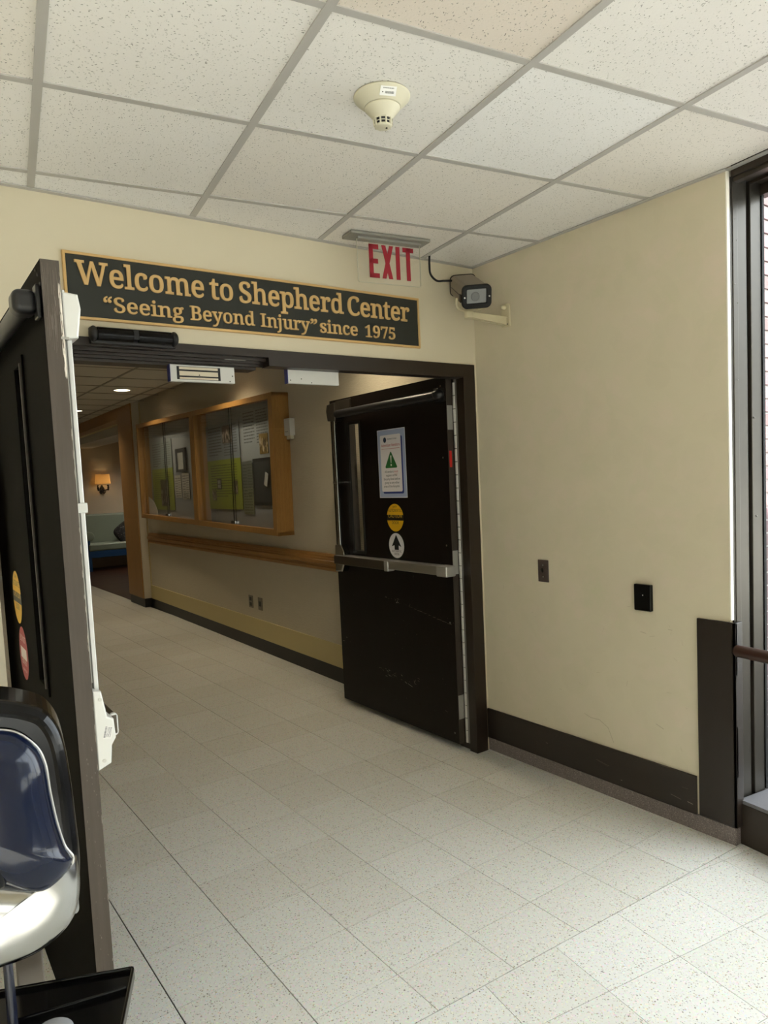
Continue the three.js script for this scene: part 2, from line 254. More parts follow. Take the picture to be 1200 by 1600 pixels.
// right wall: scuffed cream paint
{
  const W = 1024, Hc = 2048, c = canvas(W, Hc), x = c.getContext('2d'), r = rng(91); x.fillStyle = '#d5cbb1'; x.fillRect(0, 0, W, Hc);
  for (let i = 0; i < 700; i++) { x.fillStyle = 'rgba(' + (r() < 0.5 ? '224,214,188' : '198,186,156') + ',0.05)'; x.beginPath(); x.ellipse(r() * W, r() * Hc, 12 + r() * 60, 10 + r() * 50, r() * 6, 0, 7); x.fill(); }
  const X = (z) => (z - ZB) / (0.262 - ZB) * W, Y = (y) => (1 - y / (H + 0.06)) * Hc;
  const hair = (pts, col, lw) => { x.strokeStyle = col; x.lineWidth = lw; x.beginPath(); pts.forEach((p, i) => (i ? x.lineTo(X(p[0]), Y(p[1])) : x.moveTo(X(p[0]), Y(p[1])))); x.stroke(); };
  hair([[-0.49, 0.372], [-0.45, 0.36], [-0.4, 0.362], [-0.35, 0.335], [-0.32, 0.27]], 'rgba(120,104,72,0.55)', 1.2);
  hair([[-0.09, 0.42], [-0.05, 0.405]], 'rgba(128,110,80,0.5)', 1.4); hair([[-0.16, 0.83], [-0.13, 0.825]], 'rgba(128,110,80,0.5)', 1.2); hair([[-0.02, 0.86], [0.0, 0.858]], 'rgba(120,100,70,0.5)', 1.4);
  for (let i = 0; i < 26; i++) { const z = -1.1 + r() * 1.25, y = 0.25 + r() * 0.8, a = r() * 6, l = 0.008 + r() * 0.02; hair([[z, y], [z + Math.cos(a) * l, y + Math.sin(a) * l]], 'rgba(140,122,90,' + (0.15 + r() * 0.25) + ')', 1); }
  const t = texture(c); const m = std('#ffffff', 0.62, 0, { map: t, bumpMap: M.cream.bumpMap, bumpScale: 0.00025 });
  const g = new THREE.PlaneGeometry(0.262 - ZB - 0.01, H + 0.06); g.rotateY(-Math.PI / 2); g.translate(XR, (H + 0.06) / 2, (ZB + 0.252) / 2);
  const w = struct('wall_right');
  mesh('wall_body', [span(XR + 0.0005, XR + 0.15, 0, H + 0.06, ZB - 0.14, 0.25)], M.cream, w);
  mesh('painted_face', g, m, w);
  mesh('corner_bead', [rspan(XR - 0.0012, XR + 0.021, 0.935, H + 0.01, 0.2505, 0.2575, 0.0025, 4)], M.bead, w);
  // kick board, terrazzo base and corner guard
  const b = struct('baseboard_right');
  const kc = canvas(1280, 170), kx = kc.getContext('2d'), kr = rng(44); kx.fillStyle = '#271f19'; kx.fillRect(0, 0, 1280, 170);
  const scratch = (z, y, l, a, al, lw = 1.2) => { kx.strokeStyle = 'rgba(196,184,168,' + al + ')'; kx.lineWidth = lw; kx.beginPath(); kx.moveTo((z - ZB) * 1000, (0.241 - y) * 1000); kx.lineTo((z - ZB + l) * 1000, (0.241 - y + a) * 1000); kx.stroke(); };
  scratch(-0.42, 0.165, 0.075, 0.012, 0.5, 1.6); scratch(-0.41, 0.16, 0.06, 0.012, 0.35); scratch(-0.02, 0.125, 0.05, 0.008, 0.55, 2); scratch(0.06, 0.118, 0.025, 0.004, 0.8, 2.6); scratch(0.035, 0.175, 0.03, 0.0, 0.4); scratch(-0.74, 0.16, 0.014, 0.002, 0.6, 2); scratch(-0.28, 0.105, 0.008, 0, 0.8, 2.5);
  for (let i = 0; i < 40; i++) scratch(ZB + kr() * 1.26, 0.08 + kr() * 0.15, 0.004 + kr() * 0.02, (kr() - 0.5) * 0.006, 0.08 + kr() * 0.16, 1);
  const kt = texture(kc); kt.wrapS = kt.wrapT = THREE.ClampToEdgeWrapping;
  const kg = rspan(XR - 0.014, XR, 0.072, 0.241, ZB + 0.002, 0.1, 0.003); { const p = kg.attributes.position, uv = kg.attributes.uv; for (let i = 0; i < p.count; i++) uv.setXY(i, (p.getZ(i) - ZB) / 1.28, (p.getY(i) - 0.071) / 0.17); }
  mesh('kick_board', kg, std('#ffffff', 0.42, 0, { map: kt, bumpMap: M.brown.bumpMap, bumpScale: 0.0002 }), b);
  mesh('terrazzo_base', [span(XR - 0.008, XR + 0.03, 0, 0.0725, ZB + 0.004, -0.62)], M.terrazzo, b);
  mesh('terrazzo_base', [span(XR - 0.008, XR + 0.03, 0, 0.0725, -0.6185, 0.272)], M.terrazzo, b);
  const gd = struct('trim_1');
  mesh('corner_guard', [rspan(XR - 0.014, XR, 0.078, 0.93, 0.114, 0.281, 0.0025), rspan(XR - 0.014, XR + 0.038, 0.078, 0.93, 0.266, 0.281, 0.0025)], M.brown, gd);
}
// left side of the vestibule, mostly out of the picture
{
  const w = struct('wall_left'); const a = V(-1.95, 0, ZB), b = V(-2.52, 0, 4.0), d = b.clone().sub(a), l = d.length();
  const m = mesh('wall_body', span(0, l, 0, H + 0.06, -0.15, 0), M.cream, w); m.position.copy(a); m.rotation.y = -Math.atan2(d.z, d.x);
  const rt = struct('wall_left_return');
  mesh('wall_body', span(-1.95, 0.013, 0, H + 0.05, ZB + 0.002, -0.98), std('#f2ead6', 0.6), rt);
  mesh('terrazzo_base', span(-1.95, 0.012, 0, 0.1, -0.98, -0.97), M.terrazzo, rt);
}
// ------------------------------------------------------------------ window wall on the right (turned by 8 degrees)
{
  const w = struct('window_1', [W0.x, 0, W0.z], -PHI);   // local x points outside, z along the glass towards the entrance
  const L = 4.5;
  mesh('window_sill', [span(0.002, 0.3, 0.172, 0.187, 0, L)], M.sill, w);
  mesh('curb', [rspan(0, 0.27, -0.1, 0.172, 0, L, 0.003)], M.brownMetal, w);
  mesh('head', [span(-0.012, 0.3, 2.672, 2.9, 0, L), span(0.0, 0.03, 2.655, 2.68, 0, L), span(0.1, 0.112, 2.662, 2.68, 0, L), span(0.17, 0.22, 2.63, 2.68, -0.02, L)], M.brownMetal, w);
  mesh('window_jamb', [rspan(-0.008, 0.09, 0.18, 2.68, -0.03, -0.01, 0.003), rspan(0.004, 0.034, 0.18, 2.68, -0.03, -0.0065, 0.003), rspan(0.108, 0.172, 0.18, 2.68, -0.03, -0.006, 0.003), span(0.08, 0.115, 0.18, 2.68, -0.03, -0.022)], M.jamb, w);
  mesh('outer_post', span(0.06, 0.19, -0.1, 2.9, -0.14, -0.023), M.brownMetal, w);
  mesh('gasket', [span(0.174, 0.188, 0.19, 2.64, -0.024, -0.002)], M.rubber, w);
  for (const z of [1.5, 3.0, 4.44]) mesh('mullion', rspan(0.08, 0.22, 0.187, 2.66, z - 0.03, z + 0.03, 0.003), M.brownMetal, w);
  for (const [a, b] of [[-0.01, 1.47], [1.53, 2.97], [3.03, 4.41]]) mesh('window_pane', span(0.192, 0.198, 0.187, 2.62, a, b), M.glass, w);
  for (const [x, y] of [[0.018, 2.52], [0.026, 2.44], [0.016, 2.27], [0.03, 2.2], [0.024, 1.9], [0.03, 0.55], [0.12, 1.75], [0.13, 1.35]]) mesh('screw', new THREE.SphereGeometry(0.0035, 8, 6).translate(x, y, x < 0.09 ? -0.008 : -0.005), M.greyMetal, w);
}
{
  const w = struct('window_2');                       // glazed entrance behind the camera
  const a = V(2.49 - 0.1453 * 4.4, 0, 0.262 + 0.9893 * 4.4), b = V(-2.52, 0, 4.0), d = b.clone().sub(a), l = d.length();
  w.position.copy(a); w.rotation.y = -Math.atan2(d.z, d.x);
  mesh('head', span(-0.1, l + 0.1, 2.45, 2.9, -0.06, 0.06), M.brownMetal, w); mesh('sill', span(0, l, 0, 0.1, -0.05, 0.05), M.brownMetal, w);
  mesh('wall_body', span(0, l * 0.5, 0, H + 0.06, -0.1, 0.1), M.cream, w);
  const n = 4; for (let i = 2; i <= n; i++) mesh('mullion', span(l * i / n - 0.035, l * i / n + 0.035, 0.1, 2.45, -0.05, 0.05), M.brownMetal, w);
  for (let i = 2; i < n; i++) mesh('window_pane', span(l * i / n + 0.035, l * (i + 1) / n - 0.035, 0.1, 2.45, -0.003, 0.003), M.glass, w);
}
{ // handrail along the glass
  const t = thing('handrail', 'rounded end of a worn dark brown handrail running along the window', 'handrail', [W0.x, 0, W0.z], -PHI);
  const g = [cyl(0.0245, 0.0245, 4.2, -0.055, 0.825, 2.1 + 0.045, 'z', 20), new THREE.SphereGeometry(0.0245, 20, 14).translate(-0.055, 0.825, 0.045)];
  mesh('rail', g, M.railWood = std('#ffffff', 0.3, 0, { map: texture(woodTex([62, 38, 30], [36, 20, 16], 61), [0.2, 0.5]) }), t);
  for (const z of [0.5, 1.9, 3.4]) mesh('bracket', [tube([[-0.055, 0.81, z], [-0.05, 0.77, z], [0.03, 0.765, z], [0.115, 0.77, z]], 0.007, 20, 8)], M.brownMetal, t);
}
// outside: paving and the brick wall of the building seen through the glass
{
  structMesh('ground', [prism([[2.86, -0.6], [30, -0.6], [30, 30], [-25, 30], [-25, 5.2], [2.0, 5.2]], -0.3, -0.1)], std('#b6b5ae', 0.9));
  structMesh('wall_opposite', span(-24, 26, -0.3, 7.5, 17, 18), std('#87837a', 0.9));
  const w = struct('wall_brick');
  const bm = ['#6d585a', '#62504f', '#776362', '#695758', '#725f5e'].map((c, i) => std(c, 0.85, 0, { bumpMap: texture(grainTex(80, 180, 70 + i, 128), [0.06, 0.06], false), bumpScale: 0.002 }));
  mesh('mortar_bed', span(2.74, 7, -0.3, 3.6, -0.3, -0.065), std('#b9b4b0', 0.9), w);
  const r = rng(8), rest = [], bl = 0.1937, ch = 0.0677, shared = [0, 1, 2].map(() => rbox(bl, 0.0575, 0.09, 0.002, 0, 0, 0, 1));
  for (let k = 0; k < 55; k++) for (let i = 0; i < 20; i++) {
    const x = 2.86 + i * 0.203 + (k % 2) * 0.1015, y = -0.25 + k * ch, z = -0.1 + (r() - 0.5) * 0.003;
    if (x < 3.75 && x > 3.0 && y > 0.1 && y < 2.9) { const m = mesh('brick', shared[Math.floor(r() * 3)], bm[Math.floor(r() * 5)], w); m.position.set(x, y, z); }
    else rest.push(box(bl, 0.0575, 0.09, x, y, z));
  }
  mesh('brick_field', rest, bm[0], w).userData.kind = 'stuff';
}

// ------------------------------------------------------------------ door frame
{
  const f = struct('trim_2');                          // brown metal double frame
  const zf = ZB + 0.012;
  mesh('frame_jamb', [rspan(JX1, 2.441, 0, 2.174, ZB - 0.05, zf, 0.002), span(2.375, 2.441, 0, 2.174, ZB - 0.155, ZB - 0.05)], M.frame, f);
  mesh('frame_jamb', [rspan(JX0 - 0.075, JX0, 0, 2.174, ZB - 0.155, ZB + 0.0, 0.002)], M.frame, f);
  // head: plain on the right, stepped rabbet on the left leaf's side
  mesh('frame_head', [rspan(1.186, 2.36, 2.102, 2.174, ZB - 0.06, zf, 0.002), span(1.186, 2.4, 2.132, 2.174, ZB - 0.155, ZB - 0.06)], M.frame, f);
  mesh('frame_head', [rspan(JX0 - 0.075, 1.188, 2.140, 2.174, ZB - 0.03, zf, 0.002), span(JX0, 1.188, 2.142, 2.174, ZB - 0.1, ZB - 0.02)], M.frame, f);
  mesh('frame_stop', [rspan(JX0, 1.2, 2.127, 2.142, ZB - 0.034, ZB - 0.018, 0.002), rspan(JX0, 1.2, 2.117, 2.14, ZB - 0.05, ZB - 0.037, 0.002), rspan(JX0, 1.2, 2.106, 2.14, ZB - 0.066, ZB - 0.053, 0.002), rspan(JX0, 1.16, 2.094, 2.16, ZB - 0.155, ZB - 0.069, 0.002)], M.frame, f);
  mesh('flush_plate', rspan(0.99, 1.09, 2.1255, 2.1275, ZB - 0.032, ZB - 0.02, 0.0006), M.steel, f);
}

// ------------------------------------------------------------------ canvases for printed things
function printed(w, h, px, draw) { const c = canvas(Math.round(w * px), Math.round(h * px)), x = c.getContext('2d'); x.scale(px, px); draw(x); return texture(c); }
function flat(w, h, d, tex, edge, name, parent) {     // printed sheet: face on +z
  const g = new THREE.BoxGeometry(w, h, d); g.translate(0, 0, d / 2); const m = std('#ffffff', 0.5, 0, { map: tex });
  const o = new THREE.Mesh(g, [edge, edge, edge, edge, m, edge]); return o;
}
function label3(x, txt, cx, y, size, font, color, maxW) { x.font = size + 'px ' + font; x.textAlign = 'center'; x.textBaseline = 'middle'; x.fillStyle = color; x.fillText(txt, cx, y, maxW); }

// ------------------------------------------------------------------ right leaf (swings into the hall)
const D2 = [2.327, 0.03, -2.51], LW = 1.226, LH = 2.096;
function leafSkin(seed) {
  const W = 1024, Hc = 1750, c = canvas(W, Hc), x = c.getContext('2d'), r = rng(seed); x.fillStyle = '#17110d'; x.fillRect(0, 0, W, Hc);
  for (let i = 0; i < 900; i++) { x.fillStyle = 'rgba(' + (r() < 0.5 ? '28,22,17' : '16,12,9') + ',0.12)'; x.beginPath(); x.ellipse(r() * W, r() * Hc, 3 + r() * 16, 20 + r() * 70, 0, 0, 7); x.fill(); }
  const X = (a) => a / LW * W, Y = (b) => (1 - b / LH) * Hc;
  const nick = (a, b, l, w, ang = 0) => { x.save(); x.translate(X(a), Y(b)); x.rotate(ang); x.fillStyle = 'rgba(200,190,175,' + (0.45 + r() * 0.5) + ')'; x.fillRect(-l / 2, -w / 2, l, w); x.restore(); };
  for (let i = 0; i < 26; i++) nick(0.55 + r() * 0.16 + (i > 14 ? 0.12 : 0), 0.79 - r() * 0.012 - (i > 14 ? 0.02 : 0), 2 + r() * 6, 1 + r() * 2, r());
  for (let i = 0; i < 9; i++) nick(0.82 + i * 0.045, 0.752 - i * 0.007, 12 + r() * 26, 1.2, 0.08);
  for (let i = 0; i < 26; i++) nick(0.45 + r() * 0.42, 0.26 + r() * 0.06, 3 + r() * 14, 1 + r() * 1.6, r() * 0.5);
  nick(0.78, 0.255, 40, 2, 0.25); nick(0.62, 0.285, 34, 1.6, 0.1); nick(0.03, 0.42, 18, 2); nick(0.07, 0.45, 14, 2); nick(1.12, 0.17, 20, 1.5, 0.2);
  for (let i = 0; i < 60; i++) nick(r() * LW, r() * 0.95, 1 + r() * 3, 1 + r() * 1.5, r() * 3);
  return texture(c);
}
{
  const d = struct('door_2', D2, -Math.PI / 2);
  tag(d, 'dark brown door leaf standing open into the hall, notice and two round stickers on it', 'door');
  const skin = leafSkin(14); skin.wrapS = skin.wrapT = THREE.ClampToEdgeWrapping;
  const m = phys('#ffffff', 0.36, { map: skin, specularIntensity: 0.32 });
  const g = new THREE.ExtrudeGeometry((() => { const s = shapeOf([[0, 0], [LW, 0], [LW, LH], [0, LH]]); s.holes.push(shapeOf([[0.236, 1.07], [0.236, 1.915], [0.352, 1.915], [0.352, 1.07]])); return s; })(), { depth: 0.0445, bevelEnabled: false });
  g.translate(0, 0, -0.0445);
  { const p = g.attributes.position, uv = new Float32Array(p.count * 2); for (let i = 0; i < p.count; i++) { uv[2 * i] = p.getX(i) / LW; uv[2 * i + 1] = p.getY(i) / LH; } g.setAttribute('uv', new THREE.BufferAttribute(uv, 2)); }
  mesh('leaf', g, m, d);
  const lt = mesh('window_trim', ring(0.218, 0.37, 1.052, 1.933, 0.02, 0.006, 0.002), M.black, d);
  mesh('window_reveal', [span(0.236, 0.2375, 1.07, 1.915, -0.044, 0.0), span(0.3505, 0.352, 1.07, 1.915, -0.044, 0.0)], M.doorEdge, d);
  mesh('window_pane', span(0.237, 0.351, 1.071, 1.914, -0.026, -0.022), M.glass, d);
  { const wires = []; for (let i = 0; i < 9; i++) wires.push(box(0.0006, 0.84, 0.0006, 0.243 + i * 0.0127, 1.4925, -0.024)); for (let i = 0; i < 66; i++) wires.push(box(0.112, 0.0006, 0.0006, 0.294, 1.078 + i * 0.0127, -0.024)); mesh('wire_mesh', wires, M.darkSteel, d).userData.kind = 'stuff'; }
  // vertical rod and latch cases
  const ex = mesh('vertical_rod', [rspan(0.093, 0.128, 1.1, 1.955, 0.03, 0.052, 0.006)], M.chrome, d);
  mesh('rod_guide', rspan(0.083, 0.138, 1.525, 1.545, 0.0, 0.056, 0.003), M.chrome, d);
  mesh('latch_case', extrude([[0.06, 1.952], [0.152, 1.945], [0.158, 2.07], [0.06, 2.062], [0.045, 2.02]], 0.062, 0.006), M.darkSteel, d);
  mesh('latch_case', extrude([[0.06, 0.92], [0.14, 0.925], [0.172, 0.98], [0.172, 1.06], [0.14, 1.11], [0.07, 1.106], [0.062, 1.0]], 0.058, 0.008), M.chrome, d);
  mesh('push_bar', [rspan(0.068, 0.69, 0.976, 1.036, 0.03, 0.072, 0.006)], M.darkSteel, d);
  mesh('bar_housing', [rspan(0.66, 1.18, 0.984, 1.032, 0.0, 0.068, 0.005), rspan(0.09, 1.18, 1.028, 1.038, 0.0, 0.07, 0.003)], M.steel, d);
  mesh('bar_end_cap', rspan(1.165, 1.255, 0.978, 1.04, 0.0, 0.074, 0.008), M.alu, d);
  mesh('bar_joint', rspan(0.66, 0.70, 0.97, 1.034, 0.02, 0.074, 0.004), M.alu, d);
  // closer arm cover along the top and the lock armature
  mesh('closer_tube', [cyl(0.026, 0.026, 1.06, 0.68, 1.992, 0.04, 'x', 24)], M.blackPlastic, d);
  mesh('closer_cap', [new THREE.SphereGeometry(0.031, 20, 14).scale(1.2, 1, 1).translate(1.205, 1.995, 0.04)], M.blackPlastic, d);
  mesh('closer_bracket', [rspan(1.18, 1.222, 1.955, 2.03, 0, 0.05, 0.004), rspan(0.12, 0.16, 1.96, 2.02, 0, 0.05, 0.004)], M.black, d);
  mesh('lock_armature', rspan(0.1, 0.275, 2.02, 2.084, 0, 0.016, 0.003), M.darkSteel, d);
  for (const [a, b] of [[1.186, 2.046], [1.186, 1.647], [1.186, 1.15], [1.19, 0.705], [1.194, 0.06]]) mesh('bolt', cyl(0.0055, 0.0062, 0.004, a, b, 0.002, 'z', 14), M.chrome, d);
  // hinge edge plates (the edge faces the vestibule)
  for (const [a, b] of [[1.8, 1.935], [0.985, 1.12], [0.145, 0.285]]) mesh('edge_plate', rspan(LW, LW + 0.0025, a, b, -0.0435, -0.004, 0.001), M.alu, d);
  mesh('edge_facing', [span(LW, LW + 0.0012, 0.0, LH, -0.0445, 0)], M.doorEdge2 = phys('#3a332c', 0.45, {}), d);
  // continuous hinge
  const kn = []; for (let i = 0; i < 28; i++) kn.push(cyl(0.0125, 0.0125, 0.069, LW + 0.016, 0.04 + i * 0.0735, -0.052, 'y', 14));
  mesh('hinge_knuckles', kn, M.knuckle = std('#d8d6cf', 0.4, 0.2), d); mesh('hinge_pin', cyl(0.0085, 0.0085, LH - 0.02, LW + 0.016, LH / 2, -0.052, 'y', 12), M.darkSteel, d);
  mesh('hinge_leaf', [span(LW + 0.02, LW + 0.066, 0.005, LH - 0.005, -0.0485, -0.0445)], M.canopy, d);
  for (const y of [0.06, 0.11, 0.17, 0.6, 1.0, 1.5, 1.9, 1.97, 2.03]) mesh('hinge_screw', cyl(0.0045, 0.005, 0.002, LW + 0.048, y, -0.0435, 'z', 10), M.chrome, d);
}
// ------------------------------------------------------------------ left leaf (swings towards the camera)
{
  const d = struct('door_1', [0.0445, 0.012, 0.006], Math.PI / 2 - 0.02);   // local x runs from the free edge back to the hinges
  tag(d, 'dark brown door leaf standing open towards the viewer, its scuffed edge turned to us', 'door');
  const w = 1.165, h = 2.088;
  const c = canvas(256, 2048), x = c.getContext('2d'), r = rng(66); x.fillStyle = '#453c33'; x.fillRect(0, 0, 256, 2048);
  for (let i = 0; i < 260; i++) { x.fillStyle = 'rgba(' + (r() < 0.5 ? '82,73,64' : '58,50,42') + ',0.10)'; x.beginPath(); x.ellipse(r() * 256, r() * 2048, 6 + r() * 40, 20 + r() * 120, 0, 0, 7); x.fill(); }
  const chip = (px, py, a, b) => { x.fillStyle = 'rgba(224,216,204,' + (0.55 + r() * 0.4) + ')'; x.beginPath(); x.ellipse(px, py, a, b, r() * 0.5 - 0.25, 0, 7); x.fill(); };
  for (let i = 0; i < 110; i++) chip(247 - Math.pow(r(), 2) * 26, 60 + r() * 190, 1 + r() * 7, 3 + r() * 16);
  for (let i = 0; i < 34; i++) chip(252 - r() * 5, r() * 2048, 1 + r() * 3, 2 + r() * 12);
  for (let i = 0; i < 90; i++) { x.strokeStyle = 'rgba(196,188,178,' + (0.08 + 0.22 * r()) + ')'; x.lineWidth = 1 + r() * 4; const X = r() * 250, Y = r() * 150; x.beginPath(); x.moveTo(X, Y); x.lineTo(X + 20 * (r() - 0.5), Y + 20 + r() * 60); x.stroke(); }
  for (let i = 0; i < 40; i++) chip(40 + r() * 170, 1050 + r() * 700, 1, 1 + r() * 2);
  const edgeM = phys('#ffffff', 0.5, { map: texture(c), bumpMap: M.brown.bumpMap, bumpScale: 0.0002 });
  const faceM = phys('#060504', 0.65, { specularIntensity: 0.06, bumpMap: M.brown.bumpMap, bumpScale: 0.0002 });
  // faces: +z local looks towards +x world (hall side), -z local towards the left
  const wx = [0.345, 0.46], wy = [1.03, 1.91];
  const g = new THREE.ExtrudeGeometry((() => { const s = shapeOf([[0, 0], [w, 0], [w, h], [0, h]]); s.holes.push(shapeOf([[wx[0], wy[0]], [wx[0], wy[1]], [wx[1], wy[1]], [wx[1], wy[0]]])); return s; })(), { depth: 0.04, bevelEnabled: false }); g.translate(0, 0, -0.02);
  mesh('leaf', uvm(g), faceM, d);
  const eg = new THREE.PlaneGeometry(0.04, h); eg.rotateY(-Math.PI / 2); eg.translate(-0.0006, h / 2, 0); mesh('leaf_edge', [rspan(-0.0005, 0.004, 0, h, -0.02, 0.02, 0.0015)].slice(1).concat([eg]), edgeM, d);
  mesh('window_trim', (() => { const q = ring(wx[0] - 0.02, wx[1] + 0.02, wy[0] - 0.02, wy[1] + 0.02, 0.022, 0.005, 0.002); q.translate(0, 0, -0.025); return q; })(), faceM, d);
  mesh('window_bead', [span(wx[0] - 0.004, wx[0] + 0.004, wy[0], wy[1], -0.029, -0.02)], M.doorEdge2, d);
  mesh('window_pane', span(wx[0], wx[1], wy[0], wy[1], -0.002, 0.002), M.glass, d);
  mesh('closer_tube', [cyl(0.02, 0.02, 0.98, 0.58, 2.0, -0.048, 'x', 24)], M.blackPlastic, d);
  mesh('closer_cap', [rspan(0.03, 0.1, 1.972, 2.028, -0.078, -0.024, 0.018, 4), rspan(0.02, 0.06, 1.962, 2.038, -0.03, -0.02, 0.003)], M.blackPlastic, d);
  for (const [a, b] of [[0.03, 2.06], [0.012, 2.035], [0.05, 2.075]]) mesh('screw', cyl(0.004, 0.004, 0.003, a, b, -0.0212, 'z', 10), M.black, d);
  // latch hardware on the hall face, by the free edge
  mesh('latch_case', (() => { const q = extrude([[0.0, 2.022], [0.036, 2.018], [0.041, 1.985], [0.031, 1.918], [0.0, 1.914]].map(([a, b]) => [a, b - 0.0]), 0.075, 0.005); q.rotateY(-Math.PI / 2); q.translate(0.078, 0, 0.0205); return q; })(), M.whiteMetal = std('#d6d6d1', 0.36, 0.2), d);
  mesh('latch_bolt', [cyl(0.008, 0.008, 0.03, 0.05, 2.02, 0.03, 'y', 14), rspan(-0.002, 0.02, 1.912, 1.918, 0.012, 0.03, 0.001)], M.steel, d);
  mesh('vertical_rod', [rspan(0.03, 0.05, 1.08, 1.93, 0.03, 0.042, 0.003), rspan(0.035, 0.045, 1.1, 1.92, 0.02, 0.03, 0.001)], M.whiteMetal, d);
  mesh('rod_guide', rspan(0.028, 0.052, 1.512, 1.536, 0.02, 0.048, 0.002), M.whiteMetal, d);
  const lc = mesh('latch_case', (() => { const q = extrude([[0.0, 1.088], [0.02, 1.084], [0.03, 1.02], [0.044, 1.012], [0.047, 0.965], [0.036, 0.948], [0.032, 0.905], [0.0, 0.892]], 0.07, 0.004); q.rotateY(-Math.PI / 2); q.translate(0.072, 0, 0.0205); return q; })(), M.whiteMetal, d);
  for (const y of [1.065, 0.915]) mesh('screw', cyl(0.0045, 0.0045, 0.002, 0.0012, y, 0.036, 'x', 14), M.alu, lc);
  { // barcode label on the latch case
    const t = printed(1, 1.4, 128, (q) => { q.fillStyle = '#dedcd8'; q.fillRect(0, 0, 1, 1.4); const rr = rng(3); q.fillStyle = '#4a4a50'; for (let i = 0; i < 30; i++) q.fillRect(0.06, 0.06 + i * 0.042, 0.22, 0.012 + rr() * 0.022); for (let i = 0; i < 5; i++) for (let k = 0; k < 9; k++) q.fillRect(0.36 + i * 0.11, 0.1 + k * 0.13, 0.05, 0.05 + rr() * 0.07); });
    const o = new THREE.Mesh(new THREE.PlaneGeometry(0.02, 0.03), std('#ffffff', 0.5, 0, { map: t })); o.rotation.set(0, -Math.PI / 2, 0); o.rotateZ(-0.25); o.position.set(0.0012, 0.982, 0.049); o.name = 'barcode_label'; lc.add(o); }
  mesh('push_bar', [rspan(0.075, 0.6, 0.95, 1.0, 0.07, 0.09, 0.004), rspan(0.09, 1.05, 0.945, 1.005, 0.02, 0.05, 0.004)], M.darkSteel, d);
  mesh('bar_end_cap', (() => { const q = extrude(rrect(0.0, 0.022, 0.945, 1.003, 0.01), 0.014, 0.003); q.rotateY(-Math.PI / 2); q.translate(0.09, 0, 0.07); return q; })(), M.whiteMetal, d);
  mesh('bar_arm', rspan(0.07, 0.088, 0.96, 0.99, 0.045, 0.075, 0.003), M.alu, d);
}
// stickers and the notice on the right leaf
const leafAt = (lx, ly) => [D2[0] - 0.0006, D2[1] + ly, D2[2] + lx];
function sheetOnLeaf(name, w, h, tex, lx, ly, label, cat) { const o = flat(w, h, 0.0012, tex, std('#c9ccd6', 0.6)); o.name = numbered(name); o.position.set(...leafAt(lx, ly)); o.rotation.y = -Math.PI / 2; scene.add(o); return tag(o, label, cat); }
function disc(name, R, tex, pos, turn, label, cat) { const s = new THREE.CircleGeometry(R, 48), o = new THREE.Mesh(new THREE.CylinderGeometry(R, R, 0.0008, 48).rotateX(Math.PI / 2), null); const f = std('#ffffff', 0.45, 0, { map: tex, polygonOffset: true, polygonOffsetFactor: -1 }); o.material = [std('#222222', 0.6), f, f]; o.name = numbered(name); o.position.set(...pos); o.rotation.y = turn;
  const g = o.geometry, p = g.attributes.position, uv = g.attributes.uv; for (let i = 0; i < p.count; i++) uv.setXY(i, 0.5 + p.getX(i) / R / 2, 0.5 + p.getY(i) / R / 2); scene.add(o); return tag(o, label, cat); }
